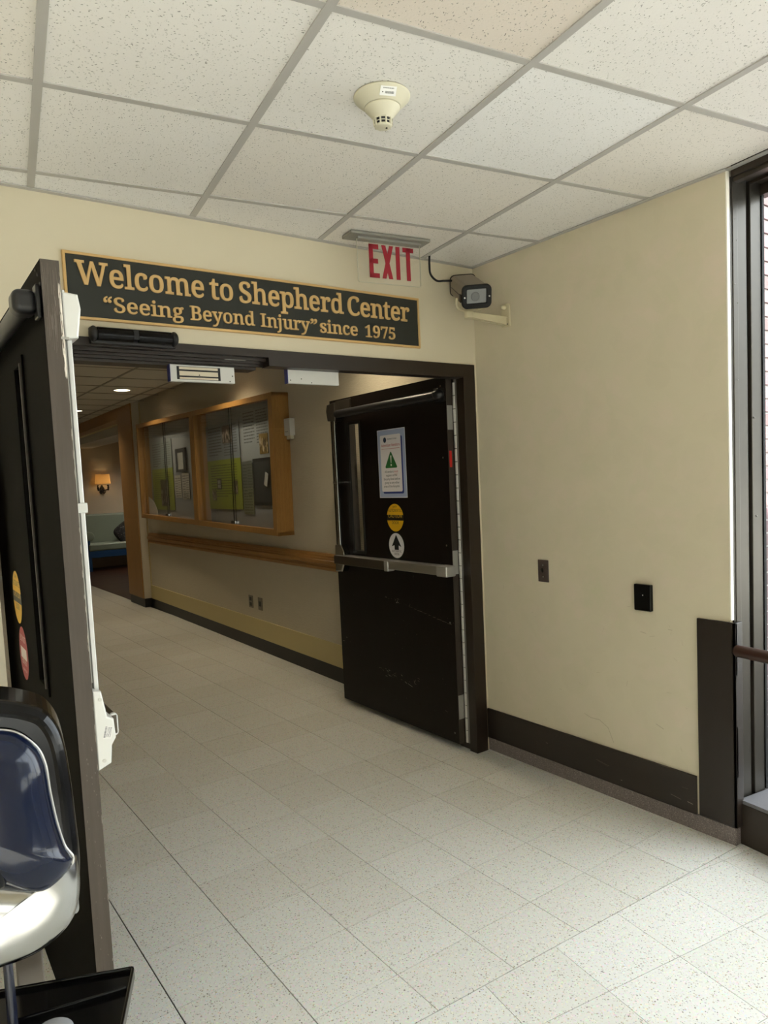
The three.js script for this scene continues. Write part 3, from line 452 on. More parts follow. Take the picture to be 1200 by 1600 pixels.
{
  const t = printed(0.286, 0.424, 2200, (x) => {
    x.fillStyle = '#e9e9ee'; x.fillRect(0, 0, 0.286, 0.424); x.fillStyle = '#a9b4d0'; x.fillRect(0.004, 0.004, 0.278, 0.416);
    const rr = (X, Y, W, Hh, R) => { x.beginPath(); x.moveTo(X + R, Y); x.arcTo(X + W, Y, X + W, Y + Hh, R); x.arcTo(X + W, Y + Hh, X, Y + Hh, R); x.arcTo(X, Y + Hh, X, Y, R); x.arcTo(X, Y, X + W, Y, R); x.closePath(); x.fill(); };
    x.fillStyle = '#1b2f7c'; rr(0.042, 0.046, 0.214, 0.352, 0.012); x.fillStyle = '#ece6e6'; rr(0.028, 0.034, 0.214, 0.352, 0.012);
    x.fillStyle = '#10233f'; x.beginPath(); x.ellipse(0.078, 0.064, 0.0155, 0.0165, 0, 0, 7); x.fill(); x.fillStyle = '#3b6fae'; x.fillRect(0.077, 0.053, 0.0022, 0.022);
    label3(x, 'Shepherd Center', 0.15, 0.064, 0.0135, 'sans-serif', '#3c3c48', 0.1);
    label3(x, 'Attention Vendors', 0.135, 0.106, 0.0235, 'bold sans-serif', '#b3202c', 0.19); x.font = 'bold 0.0235px sans-serif'; label3(x, 'Attention Vendors', 0.135, 0.106, 0.0235, 'sans-serif', '#b3202c', 0.19); x.fillStyle = '#b3202c'; x.fillRect(0.042, 0.1185, 0.186, 0.0016);
    x.fillStyle = '#1f6a2c'; x.strokeStyle = '#1f6a2c'; x.lineWidth = 0.014; x.lineJoin = 'round'; x.beginPath(); x.moveTo(0.135, 0.146); x.lineTo(0.188, 0.232); x.lineTo(0.082, 0.232); x.closePath(); x.fill(); x.stroke();
    x.fillStyle = '#f2efe6'; x.beginPath(); x.moveTo(0.129, 0.162); x.lineTo(0.141, 0.162); x.lineTo(0.138, 0.208); x.lineTo(0.132, 0.208); x.closePath(); x.fill(); x.fillRect(0.129, 0.215, 0.012, 0.012);
    const ls = ['All vendors must', 'register at the', 'Security Desk before', 'going to any other', 'area of the hospital.']; ls.forEach((s, i) => label3(x, s, 0.135, 0.268 + i * 0.0228, 0.0185, 'sans-serif', '#2a2426', 0.19));
    x.fillStyle = '#ece6e6'; x.fillRect(0.157, 0.256, 0.062, 0.022); label3(x, 'must', 0.18, 0.268, 0.0185, 'sans-serif', '#b3202c', 0.05); x.fillStyle = '#b3202c'; x.fillRect(0.162, 0.2775, 0.036, 0.0012);
  });
  sheetOnLeaf('paper_notice', 0.286, 0.424, t, 0.697, 1.636, 'white and blue paper notice with a green warning triangle on the open door', 'notice').rotation.z = 0.0;
  const y = printed(2, 2, 300, (x) => { x.fillStyle = '#e0ad12'; x.fillRect(0, 0, 2, 2); x.fillStyle = '#120d08'; x.fillRect(0, 0.80, 2, 0.40); label3(x, 'SAFETY', 1, 0.27, 0.17, 'sans-serif', '#2a2410', 0.8); x.font = '0.32px sans-serif'; label3(x, 'AUTOMATIC', 1, 0.58, 0.30, 'sans-serif', '#2c2a1c', 1.7); label3(x, 'CAUTION', 1, 1.0, 0.4, 'sans-serif', '#e6b93a', 1.86); label3(x, 'DOOR', 1, 1.46, 0.3, 'sans-serif', '#2c2a1c', 1.1); });
  const yl = leafAt(0.704, 1.3); disc('sticker', 0.086, y, [yl[0], yl[1], yl[2]], -Math.PI / 2, 'yellow round caution sticker under the paper notice on the hall door', 'sticker');
  const w = printed(2, 2, 300, (x) => { x.fillStyle = '#10231c'; x.fillRect(0, 0, 2, 2); x.fillStyle = '#e4e2e4'; x.beginPath(); x.arc(1, 1, 0.94, 0, 7); x.fill(); x.fillStyle = '#0b0b0b'; x.beginPath(); x.moveTo(1, 0.18); x.lineTo(1.6, 1.08); x.lineTo(1.27, 0.98); x.lineTo(1.27, 1.32); x.lineTo(0.76, 1.32); x.lineTo(0.76, 0.98); x.lineTo(0.42, 1.08); x.closePath(); x.fill(); label3(x, 'AUTOMATIC', 1, 1.5, 0.22, 'sans-serif', '#2a2a2a', 1.25); label3(x, 'DOOR', 1, 1.72, 0.22, 'sans-serif', '#2a2a2a', 0.7); });
  const wl = leafAt(0.705, 1.126); disc('sticker', 0.083, w, wl, -Math.PI / 2, 'white round sticker with a black arrow just above the push bar', 'sticker');
  const rd = mesh('fire_label', rspan(-0.0085, 0.0085, -0.046, 0.046, 0, 0.0016, 0.0006), std('#c8281e', 0.45)); rd.position.set(2.344, 1.667, -1.2829); tag(rd, 'small red fire rating label on the hinge edge of the open door', 'label');
  // two stickers on the dark left leaf
  const lp = (z, y) => [0.0247 + (0.006 - z) * 0.02 - 0.0012, y, z];
  disc('sticker', 0.086, y, lp(-0.8, 1.245), -Math.PI / 2 - 0.02, 'yellow round caution sticker in shadow on the near dark door', 'sticker');
  const rt = printed(2, 2, 300, (x) => { x.fillStyle = '#a01f2b'; x.fillRect(0, 0, 2, 2); label3(x, 'DO NOT', 1, 0.58, 0.34, 'sans-serif', '#e6d8d2', 1.3); x.fillStyle = '#e6dedb'; x.fillRect(0.35, 0.8, 1.3, 0.42); label3(x, 'ENTER', 1, 1.43, 0.34, 'sans-serif', '#e6d8d2', 1.2); label3(x, 'AUTOMATIC DOOR', 1, 1.7, 0.14, 'sans-serif', '#e6d8d2', 0.9); });
  disc('sticker', 0.086, rt, lp(-0.755, 1.068), -Math.PI / 2 - 0.02, 'red do not enter sticker below the shadowed yellow one', 'sticker');
}

// ------------------------------------------------------------------ welcome sign
const loader = new FontLoader();
const serif = await loader.loadAsync('fonts/droid/droid_serif_regular.typeface.json');
const sansB = await loader.loadAsync('fonts/droid/droid_sans_bold.typeface.json');
{
  const s = thing('wall_sign', 'dark green welcome sign with raised gold lettering above the double doors', 'sign', [1.203, 2.365, ZB]);
  const w = 1.722, h = 0.253;
  mesh('backboard', rspan(-w / 2 + 0.006, w / 2 - 0.006, -h / 2 + 0.006, h / 2 - 0.006, 0, 0.012, 0.001), M.signField, s);
  mesh('border', ring(-w / 2, w / 2, -h / 2, h / 2, 0.0105, 0.0175, 0.002), M.gold, s);
  const word = (txt, x0, x1, base, size, bold) => {
    const d = serif.data, adv = [...txt].map((ch) => (d.glyphs[ch] || d.glyphs['?']).ha / d.resolution), tot = adv.reduce((a, b) => a + b, 0), k = (x1 - x0) / (tot * size); let X = x0;
    [...txt].forEach((ch, i) => { const g = new TextGeometry(ch, { font: serif, size, depth: 0.0062, curveSegments: 5, bevelEnabled: true, bevelThickness: 0.001, bevelSize: bold, bevelSegments: 1 }); g.scale(k, 1, 1); const m = mesh('letter', g, M.gold, s); m.position.set(X - 1.203, base - 2.365, 0.0115); X += adv[i] * size * k; });
  };
  const cap = 0.0865 / 0.992, cap2 = 0.0565 / 0.992;
  word('Welcome', 0.384, 0.902, 2.3725, cap, 0.0024); word('to', 0.924, 1.034, 2.3725, cap, 0.0024); word('Shepherd', 1.056, 1.598, 2.3715, cap, 0.0024); word('Center', 1.618, 1.998, 2.3695, cap, 0.0024);
  word('\u201C', 0.478, 0.515, 2.277, cap2, 0.0014); word('Seeing', 0.517, 0.803, 2.276, cap2, 0.0014); word('Beyond', 0.829, 1.127, 2.275, cap2, 0.0014); word('Injury', 1.153, 1.406, 2.274, cap2, 0.0014); word('\u201D', 1.408, 1.45, 2.274, cap2, 0.0014); word('since', 1.459, 1.676, 2.273, cap2, 0.0014); word('1975', 1.715, 1.906, 2.272, cap2, 0.0014);
}
// ------------------------------------------------------------------ exit sign
{
  const s = thing('exit_sign', 'clear acrylic exit sign with red letters hanging from the ceiling', 'sign', [1.75, H, -0.985], -PHI);
  mesh('canopy', [rspan(-0.212, 0.205, -0.014, -0.001, -0.055, 0.045, 0.003)], M.canopy, s);
  mesh('panel_holder', rspan(-0.165, 0.17, -0.024, -0.012, -0.008, 0.016, 0.002), M.canopy, s);
  mesh('panel', extrude(rrect(-0.165, 0.166, -0.215, -0.018, 0.008), 0.006, 0.001), M.acrylic, s);
  mesh('panel_edge', extrude(rrect(-0.1665, 0.1675, -0.2165, -0.018, 0.009), 0.006, 0, [rrect(-0.165, 0.166, -0.215, -0.017, 0.008).reverse()]), std('#c9c6b0', 0.3), s);
  const y0 = -0.1925, y1 = -0.041, B = (x0, x1, a, b) => span(x0, x1, a, b, 0.0065, 0.0085), t = 0.021;
  mesh('letter', [B(-0.108, -0.108 + t, y0, y1), B(-0.108, -0.058, y1 - t, y1), B(-0.108, -0.062, (y0 + y1) / 2 - t / 2, (y0 + y1) / 2 + t / 2), B(-0.108, -0.056, y0, y0 + t)], M.red, s);
  const stroke = (ax, bx) => { const g = extrude([[ax, y0], [ax + t, y0], [bx + t, y1], [bx, y1]], 0.002, 0); g.translate(0, 0, 0.0065); return g; };
  mesh('letter', [stroke(-0.043, -0.0005), (() => { const g = stroke(-0.007, -0.0415); g.translate(0, 0, 0.0002); return g; })()], M.red, s);
  mesh('letter', [B(0.033, 0.033 + t, y0, y1)], M.red, s);
  mesh('letter', [B(0.071, 0.128, y1 - t, y1), B(0.089, 0.089 + t, y0, y1)], M.red, s);
}
// ------------------------------------------------------------------ smoke detector
{
  const s = thing('smoke_detector', 'ivory cone shaped smoke detector with black vents on the ceiling tile', 'smoke detector', [1.0, H + 0.002, 0.012], 0.35);
  mesh('base', lathe([[0, 0], [0.083, 0], [0.0845, -0.004], [0.083, -0.008], [0.07, -0.02], [0.056, -0.031], [0.053, -0.033], [0, -0.033]]), M.ivory, s);
  mesh('head', lathe([[0, -0.03], [0.053, -0.031], [0.0525, -0.038], [0.043, -0.048], [0.031, -0.062], [0.0285, -0.067]]), M.ivory, s);
  mesh('vent_core', lathe([[0.0262, -0.064], [0.0232, -0.086], [0, -0.086]]), M.black, s);
  mesh('vent_ring', [lathe([[0.0285, -0.066], [0.0292, -0.068], [0.0285, -0.07], [0.026, -0.068]]), lathe([[0.026, -0.0755], [0.0275, -0.0765], [0.0268, -0.0785], [0.025, -0.077]]), lathe([[0.022, -0.084], [0.0262, -0.0845], [0.0255, -0.087], [0.02, -0.09], [0, -0.0905]])], M.ivory, s);
  const ribs = []; for (let i = 0; i < 10; i++) { const g = box(0.004, 0.022, 0.006, 0, 0, 0); g.rotateX(0.11); g.translate(0, -0.076, 0.0262); g.rotateY(i * Math.PI / 5); ribs.push(g); } mesh('vent_rib', ribs, M.ivory, s);
  mesh('lamp_button', cyl(0.003, 0.003, 0.002, 0.006, -0.0912, 0.008, 'y', 12), M.black, s);
  const t = printed(3, 2, 128, (x) => { x.fillStyle = '#f4f4f2'; x.fillRect(0, 0, 3, 2); x.fillStyle = '#555'; for (let i = 0; i < 12; i++) x.fillRect(0.5 + i * 0.17, 0.3, 0.1, 0.22); const r = rng(9); x.fillStyle = '#333'; for (let i = 0; i < 26; i++) x.fillRect(0.95 + i * 0.064, 1.05, 0.02 + r() * 0.03, 0.5); x.fillRect(0.4, 1.15, 0.22, 0.22); });
  const o = new THREE.Mesh(new THREE.PlaneGeometry(0.048, 0.026), std('#ffffff', 0.5, 0, { map: t })); o.name = 'label_sticker'; o.userData.label = 'white bar code sticker'; o.rotation.set(0.78, 0, 0, 'XYZ'); o.position.set(0.012, -0.0185, 0.0745); 
  o.position.set(0, 0, 0); o.rotation.set(0, 0, 0); o.geometry.rotateX(0.87); o.geometry.translate(0, -0.0206, 0.0705); o.geometry.rotateY(-0.72); s.add(o);
}
// ------------------------------------------------------------------ security camera
{
  const s = thing('security_camera', 'beige box security camera on a wall bracket in the corner', 'security camera', [2.24, 2.504, -0.967]);
  const e = new THREE.Euler(0.418, -0.531, 0.058, 'YXZ'), put = (m) => { m.rotation.copy(e); return m; };
  const w = 0.146, h = 0.112, l = 0.345;
  put(mesh('housing', (() => { const g = extrude(rrect(-w / 2 + 0.006, w / 2 - 0.006, -h / 2 + 0.004, h / 2 - 0.004, 0.026), l - 0.02, 0.002); g.translate(0, 0, -l / 2); return g; })(), M.cctv, s));
  put(mesh('rear_gasket', (() => { const g = extrude(rrect(-w / 2 + 0.003, w / 2 - 0.003, -h / 2 + 0.001, h / 2 - 0.001, 0.027), 0.008, 0.001); g.translate(0, 0, -l / 2 - 0.004); return g; })(), M.rubber, s));
  put(mesh('front_bezel', (() => { const g = extrude(rrect(-w / 2, w / 2, -h / 2, h / 2, 0.026), 0.026, 0.006, [rrect(-w / 2 + 0.024, w / 2 - 0.024, -h / 2 + 0.024, h / 2 - 0.02, 0.005).reverse()]); g.translate(0, 0, l / 2 - 0.026); return g; })(), M.rubber, s));
  put(mesh('front_glass', span(-w / 2 + 0.022, w / 2 - 0.022, -h / 2 + 0.022, h / 2 - 0.018, l / 2 - 0.017, l / 2 - 0.014), phys('#6a6a66', 0.06, { clearcoat: 1 }), s));
  put(mesh('lens', [cyl(0.02, 0.022, 0.003, -0.006, 0, l / 2 - 0.0135, 'z', 24)], std('#5e5e5b', 0.2), s));
  for (const x of [-w / 2 + 0.012, w / 2 - 0.012]) put(mesh('screw', cyl(0.004, 0.004, 0.004, x, 0, l / 2 + 0.001, 'z', 10), M.alu, s));
  put(mesh('side_latch', [rspan(-w / 2 - 0.002, -w / 2 + 0.006, -0.03, 0.008, l / 2 - 0.075, l / 2 - 0.045, 0.002), span(-w / 2 + 0.0045, -w / 2 + 0.008, -0.004, 0.0, -l / 2 + 0.02, l / 2 - 0.03)], M.brownMetal, s));
  put(mesh('cradle', [tube([[-0.075, -0.02, 0.05], [-0.076, -0.06, 0.05], [-0.045, -0.085, 0.045], [0, -0.09, 0.04], [0.045, -0.085, 0.045], [0.07, -0.062, 0.05], [0.072, -0.02, 0.05]], 0.007, 40, 8)], M.beige, s));
  mesh('pivot', [cyl(0.021, 0.024, 0.03, -0.046, -0.134, 0.037, 'y', 24)], M.beige, s);
  const arm = (z) => { const g = extrude([[-0.03, -0.012], [0.215, -0.028], [0.215, 0.012], [-0.03, 0.008]], 0.01, 0.001); g.translate(-0.01, -0.134, z); return g; };
  mesh('arm', [arm(0.02), arm(0.042), rspan(-0.04, 0.215, -0.126, -0.12, 0.02, 0.052, 0.002)], M.beige, s);
  mesh('wall_plate', [rspan(0.211, 0.2225, -0.17, -0.055, 0.006, 0.066, 0.004)], M.beige, s);
  mesh('plate_screw', cyl(0.004, 0.004, 0.004, 0.2105, -0.158, 0.05, 'x', 10), M.darkSteel, s);
  mesh('plate_knob', new THREE.SphereGeometry(0.018, 14, 10).scale(1, 0.7, 0.9).translate(0.2, -0.072, 0.036), M.beige, s);
  const c = mesh('camera_cable', tube([[2.106, H + 0.004, -1.112], [2.11, 2.655, -1.12], [2.128, 2.615, -1.135], [2.165, 2.585, -1.13], [2.2, 2.585, -1.115], [2.245, 2.585, -1.095], [2.29, 2.575, -1.09]], 0.0055, 60, 10), M.rubber); tag(c, 'black cable hanging from the ceiling edge to the security camera', 'cable');
}
// ------------------------------------------------------------------ motion sensor and magnetic locks at the head
{
  const s = thing('motion_sensor', 'long black motion sensor mounted on the frame above the doorway', 'sensor', [0.585, 2.178, ZB + 0.012]);
  mesh('housing', [rspan(-0.168, 0.168, -0.032, 0.03, 0, 0.03, 0.004)], M.blackPlastic, s);
  mesh('lens_cover', [(() => { const g = cyl(0.0245, 0.0245, 0.135, -0.078, 0.002, 0.034, 'x', 24); return g; })()], M.blackGloss, s);
  mesh('lens_cover', [(() => { const g = cyl(0.0245, 0.0245, 0.135, 0.078, 0.002, 0.034, 'x', 24); return g; })()], M.blackGloss, s);
  for (const x of [-0.158, 0.158]) mesh('end_cap', new THREE.SphereGeometry(0.031, 20, 14).scale(0.55, 1, 1).translate(x, 0.002, 0.032), M.blackPlastic, s);
  mesh('center_clip', rspan(-0.011, 0.011, -0.014, 0.026, 0.03, 0.055, 0.003), M.black, s);
  mesh('cover_groove', [span(-0.145, 0.145, 0.0255, 0.0275, 0.028, 0.046)], M.black, s);
  const blue = std('#2c3570', 0.5);
  const a = thing('magnetic_lock', 'silver magnetic lock with exposed grooved face under the frame head', 'lock', [0.9, 2.062, ZB - 0.075]);
  mesh('casing', rspan(-0.146, 0.146, -0.035, 0.036, 0, 0.022, 0.002), M.whitePaint, a);
  mesh('face_plate', [rspan(-0.118, 0.078, -0.026, 0.029, 0.021, 0.0245, 0.001)], M.black, a);
  for (const [y0, y1] of [[0.016, 0.027], [-0.01, 0.009], [-0.0245, -0.0165]]) mesh('core_bar', rspan(-0.108, 0.066, y0, y1, 0.023, 0.0265, 0.001), std('#d9cdb6', 0.5, 0.2), a);
  mesh('end_plate', span(-0.1485, -0.146, -0.035, 0.036, -0.01, 0.022), blue, a);
  for (const [x, y] of [[0.135, -0.003], [0.122, -0.027], [-0.02, -0.006]]) mesh('screw', cyl(0.0028, 0.0028, 0.002, x, y, 0.0225 + (x < 0 ? 0.004 : 0), 'z', 10), M.darkSteel, a);
  const b = thing('magnetic_lock', 'plain white magnetic lock casing on the head nearer the open hall door', 'lock', [1.455, 2.072, ZB - 0.075]);
  mesh('casing', rspan(-0.14, 0.14, -0.033, 0.037, 0, 0.022, 0.002), M.whitePaint, b);
  mesh('end_plate', span(-0.1425, -0.14, -0.033, 0.037, -0.01, 0.022), std('#4b4f86', 0.5), b);
  for (const [x, y] of [[-0.128, -0.018], [-0.015, -0.026], [-0.07, -0.01]]) mesh('screw', cyl(0.0028, 0.0028, 0.002, x, y, 0.0225, 'z', 10), M.darkSteel, b);
}
// ------------------------------------------------------------------ wall plates on the right wall
{
  const p = thing('light_switch', 'brown toggle switch plate on the cream wall', 'light switch', [XR, 1.064, -0.73], -Math.PI / 2);
  mesh('plate', rspan(-0.0345, 0.0345, -0.057, 0.057, 0, 0.006, 0.0025), std('#4a3e3b', 0.4), p);
  mesh('toggle', (() => { const g = rbox(0.009, 0.022, 0.012, 0.002); g.rotateX(0.5); g.translate(-0.002, 0.004, 0.011); return g; })(), M.black, p);
  for (const y of [0.03, -0.03]) mesh('screw', cyl(0.0035, 0.0038, 0.002, 0, y, 0.0065, 'z', 12), M.alu, p);
  const b = thing('door_sensor_plate', 'black glossy touchless door switch plate with a small white dot', 'wall switch', [XR, 0.99, -0.14], -Math.PI / 2);
  mesh('plate', rspan(-0.043, 0.043, -0.06, 0.06, 0, 0.022, 0.005, 4), M.blackGloss, b);
  mesh('indicator', cyl(0.0028, 0.0028, 0.001, 0.004, 0.012, 0.0222, 'z', 12), std('#e8e6e0', 0.3), b);
  mesh('sensor_hole', cyl(0.004, 0.004, 0.001, -0.006, 0.022, 0.0222, 'z', 12), M.black, b);
}
// ------------------------------------------------------------------ hand sanitizer dispenser on its stand
{
  const s = thing('sanitizer_stand', 'navy and chrome hand sanitizer dispenser on a stand close to the viewer', 'dispenser', [-0.21894, 1.22187, 0.97964], -0.1462);
  const mm = (L) => L.map((p) => [p[0] / 1000, p[1] / 1000]), mir = (L) => L.concat(L.slice(0, -1).reverse().slice(0, -1).map((p) => [-130 - p[0], p[1]]));
  const R = [[-65, 148], [-45, 146], [-25, 142], [-2, 134], [15, 124], [25, 109], [31, 89], [35, 46], [37, -3], [38, -45], [35, -73], [30, -97], [21, -110], [6, -121], [-9, -127], [-28, -130], [-65, -131]];
  const full = R.concat(R.slice(1, -1).reverse().map((p) => [-130 - p[0], p[1]]));
  const sm = new THREE.CatmullRomCurve3(mm(full).map((p) => V(p[0], p[1], 0)), true).getSpacedPoints(120).slice(0, 120).map((p) => [p.x, p.y]);
  mesh('housing', (() => { const g = extrude(sm.slice().reverse(), 0.085, 0.014, [], 6); g.translate(0, 0, -0.085); return g; })(), M.blackGloss, s);
  const Sh = [[-65, 119], [-45, 118], [-26, 115], [-13, 110], [-2, 100], [7, 87], [12, 69], [14, 42], [18, 8], [24, -21], [31, -36], [25, -48], [16, -56], [6, -61], [-5, -60], [-19, -52], [-34, -42], [-65, -37]];
  const shF = Sh.concat(Sh.slice(1, -1).reverse().map((p) => [-130 - p[0], p[1]]));
  mesh('shield', dome(mm(shF), -0.065, 0.03, 0.004, 0.032, 3.2), phys('#0a1328', 0.16, { specularIntensity: 0.45, clearcoat: 0.22, clearcoatRoughness: 0.05 }), s);
  mesh('shield_rim', tube(mm(shF).map((p) => [p[0], p[1], 0.0025]).concat([[mm(shF)[0][0], mm(shF)[0][1], 0.0025]]), 0.0014, 160, 8), M.steel, s);
  const Sk = [[-65, -30], [-19, -44], [6, -52], [20, -46], [33, -34], [36, -60], [34, -80], [29, -98], [20, -111], [6, -122], [-9, -128], [-28, -131], [-65, -132]];
  const skF = Sk.concat(Sk.slice(1, -1).reverse().map((p) => [-130 - p[0], p[1]]));
  mesh('chrome_skirt', dome(mm(skF), -0.065, -0.085, -0.003, 0.019, 4), M.chrome, s);
  mesh('sight_window', dome(mm([[-33, 20], [-31, -10], [-34, -36], [-65, -34], [-96, -36], [-99, -10], [-97, 20], [-65, 26]]), -0.065, -0.006, 0.026, 0.012, 3), M.blackGloss, s);
  mesh('nozzle_block', rspan(0.016, 0.0335, -0.108, -0.08, -0.03, -0.012, 0.006, 3), M.chrome, s);
  const fl = -1.22187;
  mesh('post', rspan(-0.039, -0.007, fl, -0.1, -0.23, -0.2, 0.003), M.doorEdge, s);
  mesh('post_bracket', rspan(-0.1, -0.007, -0.13, -0.1, -0.23, -0.07, 0.003), M.blackPlastic, s);
  mesh('pole', cyl(0.0045, 0.006, 0.2, -0.041, -0.2, -0.06, 'y', 14), phys('#0d1222', 0.25, {}), s);
  mesh('foot', [cyl(0.17, 0.18, 0.014, -0.03, fl + 0.007, -0.16, 'y', 40)], M.blackPlastic, s);
  // drip tray
  const t = new THREE.Group(); t.name = 'drip_tray'; t.position.set(0, 0.96 - 1.22187, 0); t.rotation.y = -0.268; s.add(t);
  const plan = rrect(-0.085, 0.0585, 0.01, 0.155, 0.012);           // (x', -z')
  const tray = (pts, h, hole) => { const g = extrude(pts, h, 0.002, hole ? [hole.slice().reverse()] : []); g.rotateX(-Math.PI / 2); return g; };
  mesh('tray_rim', (() => { const g = tray(rrect(-0.19, 0.0585, 0.0, 0.155, 0.005), 0.016, rrect(-0.186, 0.0545, 0.004, 0.151, 0.003)); g.translate(0, -0.016, 0); return g; })(), M.blackGloss, t);
  mesh('tray_floor', (() => { const g = tray(rrect(-0.188, 0.0565, 0.002, 0.153, 0.004), 0.008); g.translate(0, -0.014, 0); return g; })(), M.blackGloss, t);
  mesh('tray_ridge', (() => { const g = rbox(0.13, 0.009, 0.006, 0.0025); g.rotateY(0.19); g.translate(-0.01, -0.004, -0.104); return g; })(), M.blackGloss, t);
  mesh('drip_pad', (() => { const g = new THREE.SphereGeometry(1, 28, 16); g.scale(0.022, 0.01, 0.02); g.translate(-0.02, -0.006, -0.066); return g; })(), std('#8e9093', 0.8, 0, { bumpMap: M.cream.bumpMap, bumpScale: 0.001 }), t);
  for (const c of [t]) c.traverse((o) => (o.castShadow = true));
}

// ================================================================== the hall
const HA = V(2.583, 0, -2.95), TH = Math.atan(0.0267), DS = V(Math.sin(TH), 0, -Math.cos(TH)), NN = V(-Math.cos(TH), 0, -Math.sin(TH)), HT = -(Math.PI / 2 + TH);
const hwPos = (s, y, off) => { const p = HA.clone().addScaledVector(DS, s).addScaledVector(NN, off); return [p.x, y, p.z]; };
const hw = (name, label, cat, s, y, off, group) => thing(name, label, cat, hwPos(s, y, off), HT, group);
const HS0 = -1.62, HS1 = 4.98, HH = 2.73;
{
  const w = struct('wall_hall_right', hwPos(0, 0, 0), HT);
  mesh('wall_body', span(-HS1, -HS0, 0, HH + 0.1, -0.12, 0), M.paper, w);
  mesh('skirting_board', [rspan(-4.96, -HS0, 0.12, 0.3, 0, 0.014, 0.003)], M.hallCream, w);
  mesh('rubber_base', [span(-4.97, -HS0, 0, 0.12, 0, 0.012)], M.black, w);
  mesh('corner_strip', [span(-4.98, -4.94, 0.3, HH, 0, 0.006)], M.hallCream, w);
  const p = struct('wall_hall_portal', hwPos(4.98, 0, 0.0), HT);     // oak-clad pier and header of the lounge opening
  mesh('pier', [span(-0.7, 0, 0.12, HH + 0.1, -0.2, 0.095)], M.paper, p);
  mesh('pier_base', [span(-0.7, 0.004, 0, 0.12, -0.2, 0.1)], M.black, p);
  mesh('oak_post', [rspan(-0.7, -0.03, 0.12, HH, 0.09, 0.112, 0.002), rspan(-0.715, -0.695, 0.12, 2.6, -0.2, 0.11, 0.002)], M.oakFlat, p);
  mesh('oak_header', [rspan(-5.2, -0.7, 2.58, HH + 0.06, -0.06, 0.112, 0.002)], M.oakFlat, p);
  mesh('header_wall', span(-5.2, -0.7, 2.6, HH + 0.1, -0.2, -0.06), M.hallCream, p);
  mesh('far_pier', span(-5.9, -5.2, 0, HH + 0.1, -0.2, 0.095), M.oakFlat, p);
  const l = struct('wall_hall_left'); mesh('wall_body', span(-0.6, -0.46, 0, HH + 0.1, -14.4, ZB - 0.14), M.paper, l);
  const e = struct('wall_hall_end'); mesh('wall_body', span(-0.6, 3.2, 0, HH + 0.1, -14.55, -14.4), M.paper, e);
  const bk = struct('wall_hall_front'); mesh('wall_body', [span(2.443, 2.7, 0, HH + 0.1, ZB - 0.2, ZB - 0.141), span(-0.6, JX0 - 0.07, 0, HH + 0.1, ZB - 0.2, ZB - 0.141), span(JX0 - 0.07, 2.443, 2.18, HH + 0.1, ZB - 0.2, ZB - 0.141)], M.paper, bk);
}
{ // hall ceiling
  const c = struct('ceiling_hall'); mesh('ceiling_deck', span(-0.6, 2.76, HH + 0.06, HH + 0.2, -14.5, ZB - 0.14), M.brown, c);
  const x0 = 1.855, z0 = -5.85, P = [[-0.46, -14.4], [2.72, -14.4], [2.56, ZB - 0.2], [-0.46, ZB - 0.2]];
  for (let i = -4; i < 2; i++) for (let j = -15; j < 8; j++) { const a = x0 + i * CT, b = z0 + j * CT, e = 0.0125, q = clip([[a + e, b + e], [a + CT - e, b + e], [a + CT - e, b + CT - e], [a + e, b + CT - e]], P); if (q.length > 2 && Math.abs(area(q)) > 1e-3) mesh('ceiling_tile', prism(q, HH + 0.004, HH + 0.02), M.hallCeil, c); }
  const g = []; for (let i = -3; i < 3; i++) g.push(span(x0 + i * CT - 0.012, x0 + i * CT + 0.012, HH, HH + 0.004, -14.4, ZB - 0.2));
  for (let j = -14; j < 8; j++) g.push(span(-0.46, 2.72, HH + 0.0003, HH + 0.004, z0 + j * CT - 0.012, z0 + j * CT + 0.012));
  for (const q of g) mesh('grid_bar', q, M.hallGrid ||= std('#8f8877', 0.6), c);
}
// downlights
const lampGlow = new THREE.MeshStandardMaterial({ color: '#ffffff', emissive: new THREE.Color().setRGB(1, 0.86, 0.62), emissiveIntensity: 2.2 });
[[2.165, -6.74, 'recessed round downlight in the hall ceiling, the nearer one in sight'], [2.17, -9.02, 'recessed round downlight farther down the hall, beside the near door edge'], [2.165, -4.46, 'recessed hall downlight hidden above the doorway, over the display case'], [2.165, -2.18, 'recessed hall downlight hidden just behind the open hall door']].forEach(([x, z, label]) => {
  const t = thing('downlight', label, 'ceiling light', [x, HH, z]);
  mesh('trim_ring', lathe([[0.085, 0.004], [0.102, -0.004], [0.106, 0.0], [0.1, 0.004]], 40), M.whitePaint, t);
  mesh('lamp', cyl(0.086, 0.086, 0.004, 0, 0.002, 0, 'y', 40), lampGlow, t);
  const l = new THREE.SpotLight(new THREE.Color().setRGB(1, 0.85, 0.6), HALL_LAMP, 0, 1.2, 0.8, 2); l.position.set(0, -0.012, 0); l.target.position.set(0, -2, 0); l.castShadow = true; l.shadow.radius = 4; l.name = 'downlight_lamp'; t.add(l, l.target);
});
